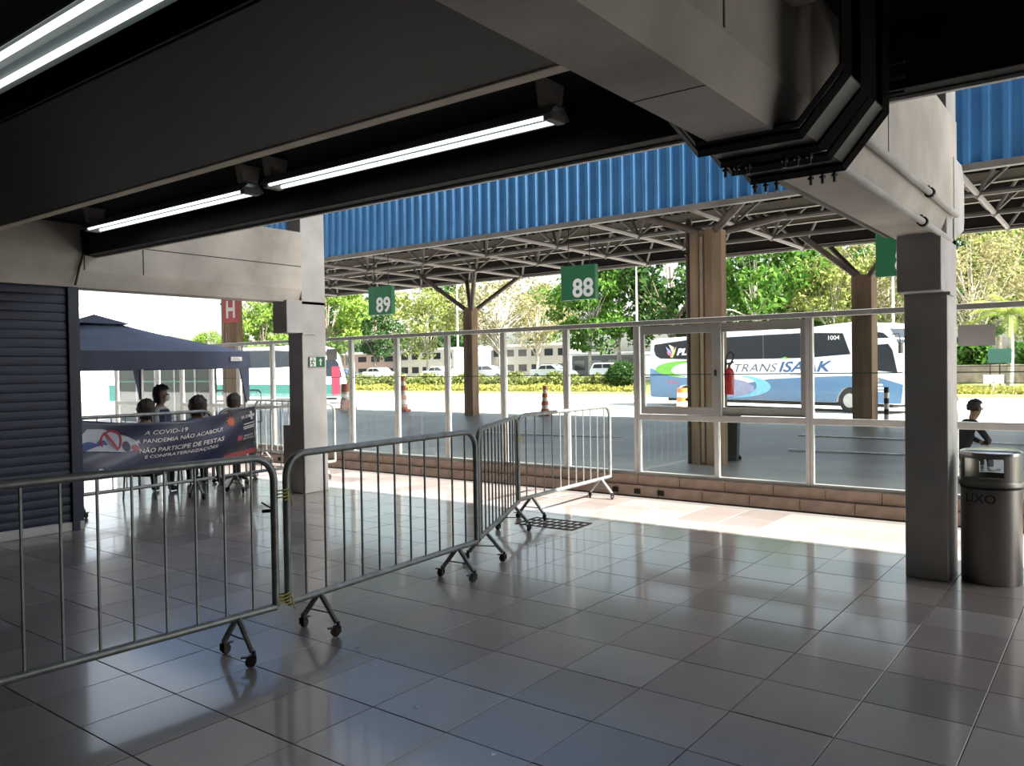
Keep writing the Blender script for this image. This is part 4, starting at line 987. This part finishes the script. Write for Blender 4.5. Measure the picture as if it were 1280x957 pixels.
T = [('bright', 330, 66, 1.0, 'bright green tree behind the pillar with the exit sign, filling the doorway'), ('bright', 412, 62, 1.05, 'bright green leafy tree just past the exit sign pillar'), ('mid', 372, 76, 1.1, 'mid green tree behind two bright green ones'),
     ('dark', 470, 76, 1.0, 'dark evergreen tree behind the sign numbered 89'), ('light', 535, 70, 1.05, 'pale yellow green tree between the sign 89 and a canopy column'), ('sparse', 625, 72, 1.15, 'sparse pale tree with bare twigs beside the canopy column'),
     ('sparse', 672, 84, 1.0, 'sparse brownish tree behind the silver sedan'), ('mid', 738, 66, .95, 'dense green tree behind the white hatchback'), ('mid', 775, 72, 1.15, 'tall green tree behind the lamp post near the coach'), ('dark', 840, 70, 1.15, 'dark green tree above the rear of the coach'),
     ('mid', 945, 62, 1.1, 'green tree with pale forked trunk above the coach lettering'), ('dark', 1000, 72, 1.1, 'dark green tree behind the forked trunk tree'), ('light', 1045, 64, .95, 'yellowish tree beside the far canopy column'), ('sparse', 1110, 66, 1.0, 'sparse tree above the coach windscreen'),
     ('sparse', 1215, 62, .9, 'sparse grey green tree beside the palm'), ('light', 1290, 70, 1.1, 'pale green tree behind the palm'), ('dark', 1180, 84, 1.1, 'dark tree hidden behind the pillar by the bin'),
     ('dark', 560, 96, 1.2, 'dark distant tree between the pale yellow tree and canopy column'), ('mid', 690, 105, 1.2, 'distant green tree behind the sparse trees'), ('bright', 262, 80, .72, 'small bright green tree above the tent slope'),
     ('dark', 430, 98, 1.2, 'distant dark tree behind the bright trees'), ('dark', 900, 92, 1.2, 'distant dark tree behind the coach'), ('mid', 1085, 94, 1.2, 'distant green tree behind the coach windscreen'), ('mid', 1250, 90, 1.3, 'distant green tree far behind the palm')]
for i, (k, px, Y, sc, la) in enumerate(T): tree(k, tuple(at(px, Y, .5)), R(i*67), sc, la, seed=i)
# palm
t = thing('palm_tree', tuple(at(1262, 56, .1)), 0, 'bright yellow green palm with arching fronds beyond the lawn', 'tree')
q = MB(); q.tube([(0, 0, 0), (.1, 0, 2), (.05, .1, 4.2)], [.2, .15, .13], 10); q.build('trunk', PALEBARK, t, True)
PM = leaf_mat('palm_leaf', (.22, .30, .05), (.40, .46, .12)); rng = np.random.default_rng(5)
for k in range(22):
    a = k*2.4; el = rng.uniform(.1, 1.25); q = MB(); ln = rng.uniform(2.6, 3.4); pts = []
    for s in range(9):
        u = s/8; pts.append(Vector((math.cos(a)*ln*u*math.cos(el*(1-.2*u)), math.sin(a)*ln*u*math.cos(el*(1-.2*u)), 4.2+ln*u*math.sin(el)-1.9*u*u)))
    q.tube(pts, [.03]*8+[.008], 4)
    sd_ = Vector((-math.sin(a), math.cos(a), 0))
    for s in range(1, 9):
        for m_ in range(3):
            p = pts[s-1].lerp(pts[s], m_/3); tn = (pts[s]-pts[s-1]).normalized(); l_ = .62*math.sin(PI*(.12+.8*(s-1+m_/3)/8))
            for sg in (-1, 1):
                e = p+sd_*sg*l_*.8+tn*l_*.5+Vector((0, 0, -.35*l_)); q.add([p, p+tn*.07, e], [(0, 1, 2)])
    q.build('frond', PM, t)
# hedge and grass on the verge
rng = np.random.default_rng(3)
def hedge(px0, px1, Y, h, n, mat, size, label, name='hedge'):
    a = at(px0, Y); b = at(px1, Y); u = rng.uniform(0, 1, n); pts = np.zeros((n, 3))
    pts[:, 0] = a.x+(b.x-a.x)*u; pts[:, 1] = a.y+(b.y-a.y)*u+rng.normal(0, .55, n)
    pts[:, 2] = rng.uniform(0, 1, n)**.8*h*(.8+.2*np.sin(pts[:, 0]*1.3)+.12*np.sin(pts[:, 0]*3.1))
    gz = np.clip(-.3+(pts[:, 1]-52.2)*.095, -.3, .42); pts[:, 2] += gz
    me = leaf_cloud(name, pts, size, mat, rng); o = bpy.data.objects.new(name, me); COL.objects.link(o); tag(o, label, 'hedge', kind='stuff')
hedge(300, 800, 55.5, 1.15, 15000, leaf_mat('hedge_leaf', (.10, .13, .04), (.28, .30, .10)), .2, 'loose green hedge along the verge below the parked cars')
hedge(300, 800, 53.2, .45, 9000, leaf_mat('verge_grass', (.24, .25, .05), (.42, .38, .12)), .16, 'yellow green grass at the foot of the hedge', 'verge_grass')
hedge(1150, 1320, 53.4, .25, 4000, MATS.get('x') or bpy.data.materials['verge_grass'], .14, 'sunlit grass strip before the low fence', 'verge_grass')
hedge(1190, 1330, 60.0, 3.0, 7000, LM['mid'], .26, 'green bushes behind the graffiti wall', 'bushes')
def bush(px, Y, r, h, mat, label):
    n = 1600; d = rng.normal(size=(n, 3)); d /= np.linalg.norm(d, axis=1)[:, None]; p = d*(rng.uniform(.5, 1, n)**.4)[:, None]*np.array([r, r*.8, h/2]); p[:, 2] += h/2
    me = leaf_cloud('foliage', p, .18, mat, rng); t = thing('round_bush', tuple(at(px, Y, 0)), 0, label, 'bush'); o = bpy.data.objects.new('foliage', me); COL.objects.link(o); o.parent = t
    q = MB(); q.tube([(0, 0, -.1), (.05, 0, h*.5)], [.07, .03], 6); q.build('stem', BARK, t, True)
bush(778, 54.5, 1.3, 2.0, LM['dark'], 'dark clipped bush at the end of the hedge by the hatchback')

# ================================================================== STREET FURNITURE AND FAR BUILDINGS
def lamp(px, Y, h, label):
    t = thing('lamp_post', tuple(at(px, Y, .2)), 0, label, 'lamp post')
    q = MB(); q.tube([(0, 0, -.1), (0, 0, h*.5), (0, 0, h)], [.11, .09, .06], 10); q.build('pole', M('pale_pole', (.55, .54, .5), .6), t, True)
    q = MB(); q.tube([(0, 0, h-.05), (.5, 0, h+.25), (1.3, 0, h+.3)], .035, 8); a_ = q.build('arm', MATS['pale_pole'], t, True)
    q = MB(); q.bevbox((1.2, -.12, h+.24), (1.75, .12, h+.36), .03); q.build('lamp_head', MATS['pale_pole'], a_)
lamp(573, 57.5, 10, 'pale lamp post beside the canopy column, behind the hedge'); lamp(797, 57.5, 10, 'pale lamp post next to the rear of the coach'); lamp(1117, 57, 10, 'pale lamp post above the coach windscreen')
# low fence, wall and small signs on the right-hand verge
fa = at(1150, 55.5); fb = at(1330, 55.5)
t = thing('low_fence', (fa.x, 55.5, .0), 0, 'dark thin rail fence beyond the lawn strip', 'fence'); LF = fb.x-fa.x
q = MB(); q.box((-.03, -.03, 0), (.03, .03, 2.2)); p0 = None; x = 0
while x < LF:
    if p0 is None: p0 = q.build('post', BLACKM, t, loc=(x, 0, 0))
    else: link_copy(p0, t).location = (x, 0, 0)
    x += 1.9
for z in (.25, 1.25, 2.15):
    q = MB(); q.box((0, -.02, z), (LF, .02, z+.04)); q.build('rail', BLACKM, t)
q = MB(); q.bevbox((fa.x, 57.4, -.2), (fb.x, 57.6, 1.35), .02); o = q.build('graffiti_wall', M('pink_grey_wall', (.36, .28, .24), .9, var=.55, scale=1.3, detail=6)); tag(o, 'low weathered pinkish wall behind the thin fence', 'wall')
t = thing('verge_sign', tuple(at(1242, 52.6, -.3)), 0, 'small white sign on a stake in the lawn strip', 'sign'); q = MB(); q.bevbox((-.5, -.02, .6), (.5, .02, 1.1), .01); q.build('plate', WHITE, t); q = MB(); q.box((-.03, -.02, 0), (.03, .0, .7)); q.build('stake', WHITE, t)
t = thing('verge_sign', tuple(at(1250, 55.3, 0)), 0, 'green sign board fixed above the thin rail fence', 'sign'); q = MB(); q.bevbox((-.6, -.1, 1.45), (.6, -.06, 2.3), .01); q.build('plate', M('dark_green_board', (.02, .12, .09), .6), t); q = MB(); q.box((-.04, -.06, 0), (.04, .0, 2.2)); q.build('stake', BLACKM, t)
def block(px0, px1, Y, h, dpt, mat, label, rows=2, cols=6):
    a = at(px0, Y); b = at(px1, Y); x0, x1 = sorted((a.x, b.x)); t = thing('far_building', ((x0+x1)/2, Y, .5), 0, label, 'building'); w2 = (x1-x0)/2
    q = MB(); q.bevbox((-w2, 0, -.5), (w2, dpt, h), .05); q.build('walls', mat, t)
    q = MB(); q.bevbox((-w2-.15, -.15, h-.05), (w2+.15, dpt+.15, h+.25), .04); q.build('roof_edge', WHITE, t)
    q = MB(); ww = 2*w2/cols*.62; hh = h/rows*.45; q.box((-ww/2, -.04, 0), (ww/2, .02, hh)); w0 = None
    for r_ in range(rows):
        for c in range(cols):
            lc = (-w2+(c+.5)*2*w2/cols, 0, h*(r_+.32)/rows)
            if w0 is None: w0 = q.build('window', MATS['coach_glass'], t, loc=lc)
            else: link_copy(w0, t).location = lc
block(500, 568, 82, 3.8, 8, M('far_cream', (.55, .53, .48), .9), 'cream low building behind the white sedans', 2, 5)
block(600, 712, 91, 4.2, 3, M('far_grey', (.46, .44, .42), .9), 'grey low building behind the sparse trees', 2, 7)
block(715, 800, 76, 2.4, 5, M('far_dark', (.16, .17, .17), .9), 'dark low shed behind the white hatchback', 1, 4)
block(430, 495, 84, 3.6, 8, M('far_pink', (.42, .30, .27), .9), 'reddish low building behind the dark evergreen', 2, 4)
# white hall on the far left of the yard
pa = W(-60, 64); pc = W(-33.0, 66)
t = thing('white_hall', (pa.x, pa.y, -.46), math.atan2((pc-pa).y, (pc-pa).x), 'large plain white hall in full sun beyond the tent', 'building'); LL = (pc-pa).length
q = MB(); q.bevbox((0, 0, 0), (LL, 14, 8.0), .05); q.build('walls', M('hall_white', (.82, .82, .80), .8, var=.03), t)
q = MB(); q.bevbox((-.2, -.2, 7.9), (LL+.2, 14.2, 8.3), .05); q.build('roof_edge', WHITE, t)
for k in range(6):
    q = MB(); q.bevbox((LL*(k+.3)/6, -.05, 2.6), (LL*(k+.7)/6, .05, 4.4), .02); q.build('window', M('hall_blind', (.7, .72, .72), .5), t)

# ---- traffic cones and barrel on the platform edge
ORA = M('faded_orange_plastic', (.46, .12, .05), .6, var=.2, scale=12); CW_ = M('cone_white_band', (.66, .63, .58), .6)
def cone(px, Y, z, h, rb_, rt, bands, label, mat=ORA):
    t = thing('traffic_cone', tuple(at(px, Y, z)), .3, label, 'cone')
    q = MB(); q.bevbox((-rb_*1.45, -rb_*1.45, 0), (rb_*1.45, rb_*1.45, .07), .02); q.build('base', mat, t)
    n = 2*bands+1
    for k in range(n):
        z0 = .07+(h-.07)*k/n; z1 = .07+(h-.07)*(k+1)/n; r0 = rb_+(rt-rb_)*k/n; r1 = rb_+(rt-rb_)*(k+1)/n; e = .012 if k % 2 == 0 else 0
        q = MB(); q.lathe([(r0+e, z0), (r1+e, z1), (max(0, r1-.01), z1)], 18); q.build('band', mat if k % 2 == 0 else CW_, t, True)
    q = MB(); q.lathe([(0, h), (rt, h), (rt, h-.02)], 18); q.build('cap', mat, t, True)
cone(432, 16.0, .405, .78, .17, .11, 1, 'wide faded orange cone on the platform edge beside the exit sign pillar')
cone(504, 16.0, .405, .98, .11, .045, 3, 'tall striped cone on the platform edge behind the glass, near the wide cone')
cone(681, 16.0, .405, .72, .10, .035, 3, 'striped cone on the platform edge behind the sunlit barrier')
t = thing('road_barrel', tuple(W(7.75, 36.6, -.45)), 0, 'orange and white striped road barrel beside the coach', 'barrel')
OB = M('bright_orange', (.75, .20, .03), .5)
for k in range(5):
    q = MB(); q.lathe([(.32-.012*k, .2*k), (.32-.012*(k+1), .2*(k+1)), (.2, .2*(k+1))], 20); q.build('band', OB if k % 2 == 0 else WHITE, t, True)
q = MB(); q.lathe([(.4, 0), (.4, .06), (.33, .08)], 20); q.build('base', RUBBER, t, True)
# bollard at the platform edge
t = thing('bollard', tuple(at(1108, 16.0, .405)), 0, 'thin black and white bollard post before the coach nose', 'post')
for k in range(7):
    q = MB(); q.lathe([(.045, .1*k), (.045, .1*(k+1))]+([(0, .1*(k+1))] if k == 6 else []), 12); q.build('band', BLACKM if k % 2 == 0 else WHITE, t, True)
# ---- bin and extinguisher by the big canopy column
t = thing('wheeled_bin', tuple(at(914, 12.5)), R(10), 'dark grey bin standing beside the brown canopy column', 'bin')
q = MB(); q.add([(-.09, -.09, .03), (.09, -.09, .03), (.09, .09, .03), (-.09, .09, .03), (-.12, -.12, .72), (.12, -.12, .72), (.12, .12, .72), (-.12, .12, .72)], [(0, 3, 2, 1), (0, 1, 5, 4), (1, 2, 6, 5), (2, 3, 7, 6), (3, 0, 4, 7), (4, 5, 6, 7)]); q.build('tub', M('bin_grey', (.035, .038, .04), .6), t)
q = MB(); q.bevbox((-.13, -.13, .72), (.13, .13, .77), .015); q.build('lid', MATS['bin_grey'], t)
q = MB(); q.tube([(-.08, .09, .05), (-.08, .12, .05)], .05, 12).tube([(.08, .09, .05), (.08, .12, .05)], .05, 12); q.build('wheels', RUBBER, t)
t = thing('fire_extinguisher', (-4.895, 11.98, 1.10), 0, 'red fire extinguisher hung on the brown canopy column', 'extinguisher')
q = MB(); q.lathe([(0, 0), (.07, 0), (.075, .02), (.075, .34), (.05, .39), (.025, .41), (.025, .43), (0, .43)], 20); q.build('cylinder', M('extinguisher_red', (.42, .02, .025), .35, coat=.4), t, True)
q = MB(); q.tube([(0, 0, .42), (0, 0, .47)], .02, 8).tube([(-.05, 0, .47), (.07, 0, .50)], .012, 6); q.build('valve', BLACKM, t, True)
q = MB(); q.tube([(.02, 0, .46), (.09, -.02, .60), (.03, -.03, .66), (-.03, -.02, .60), (-.06, -.07, .3)], .012, 8); q.build('hose', BLACKM, t, True)
q = MB(); q.bevbox((-.084, -.02, .2), (-.074, .02, .45), .002); q.build('wall_hook', BLACKM, t)

# ---- dark green hoarding behind the tent, added in place of the dark panes there
ha = at(150, 12.9); hb = at(272, 12.9); nP = 5; HG = M('backdrop_green', (.03, .055, .045), .35, var=.25, scale=1.5)
t = thing('backdrop', (ha.x, 12.9, .0), 0, 'dark green hoarding panels added in place of dark panes behind the tent', 'backdrop'); wp = (hb.x-ha.x)/nP
for k in range(nP):
    q = MB(); q.bevbox((k*wp+.06, -.02, .08), ((k+1)*wp-.06, .02, 1.85), .006); q.build('panel', HG, t)
    q = MB(); q.bevbox((k*wp-.05, -.035, 0), (k*wp+.05, .035, 1.92), .006); q.build('post', ALU, t)
    q = MB(); q.bevbox((k*wp+.07, -.03, 1.30), ((k+1)*wp-.07, -.021, 1.34), .002); q.build('reflection_strip', M('mint_reflection', (.25, .60, .50), .5), t)  # pale strip painted for the line of light reflected in the panes

# ---- scraps of paper on the floor
for i, (px, py) in enumerate(((520, 884), (617, 944), (678, 782), (447, 808))):
    d = _f*FPX+_r*(px-640)-_u*(py-478.5); k = -CAM_H/d.z; p = Vector((d.x*k, d.y*k, .0))
    q = MB(); q.add([(-.012, -.006, .0015), (.010, -.008, .0015), (.013, .005, .002), (-.004, .009, .005), (-.012, -.006, .0035), (.010, -.008, .0035), (.013, .005, .004), (-.004, .009, .007)], [(0, 3, 2, 1), (4, 5, 6, 7), (0, 1, 5, 4), (1, 2, 6, 5), (2, 3, 7, 6), (3, 0, 4, 7)])
    o = q.build('paper_scrap', WHITE, loc=p); o.rotation_euler = (0, 0, i*1.3); tag(o, 'tiny white paper scrap lying on the floor tiles', 'litter', 'paper scraps on the hall floor')
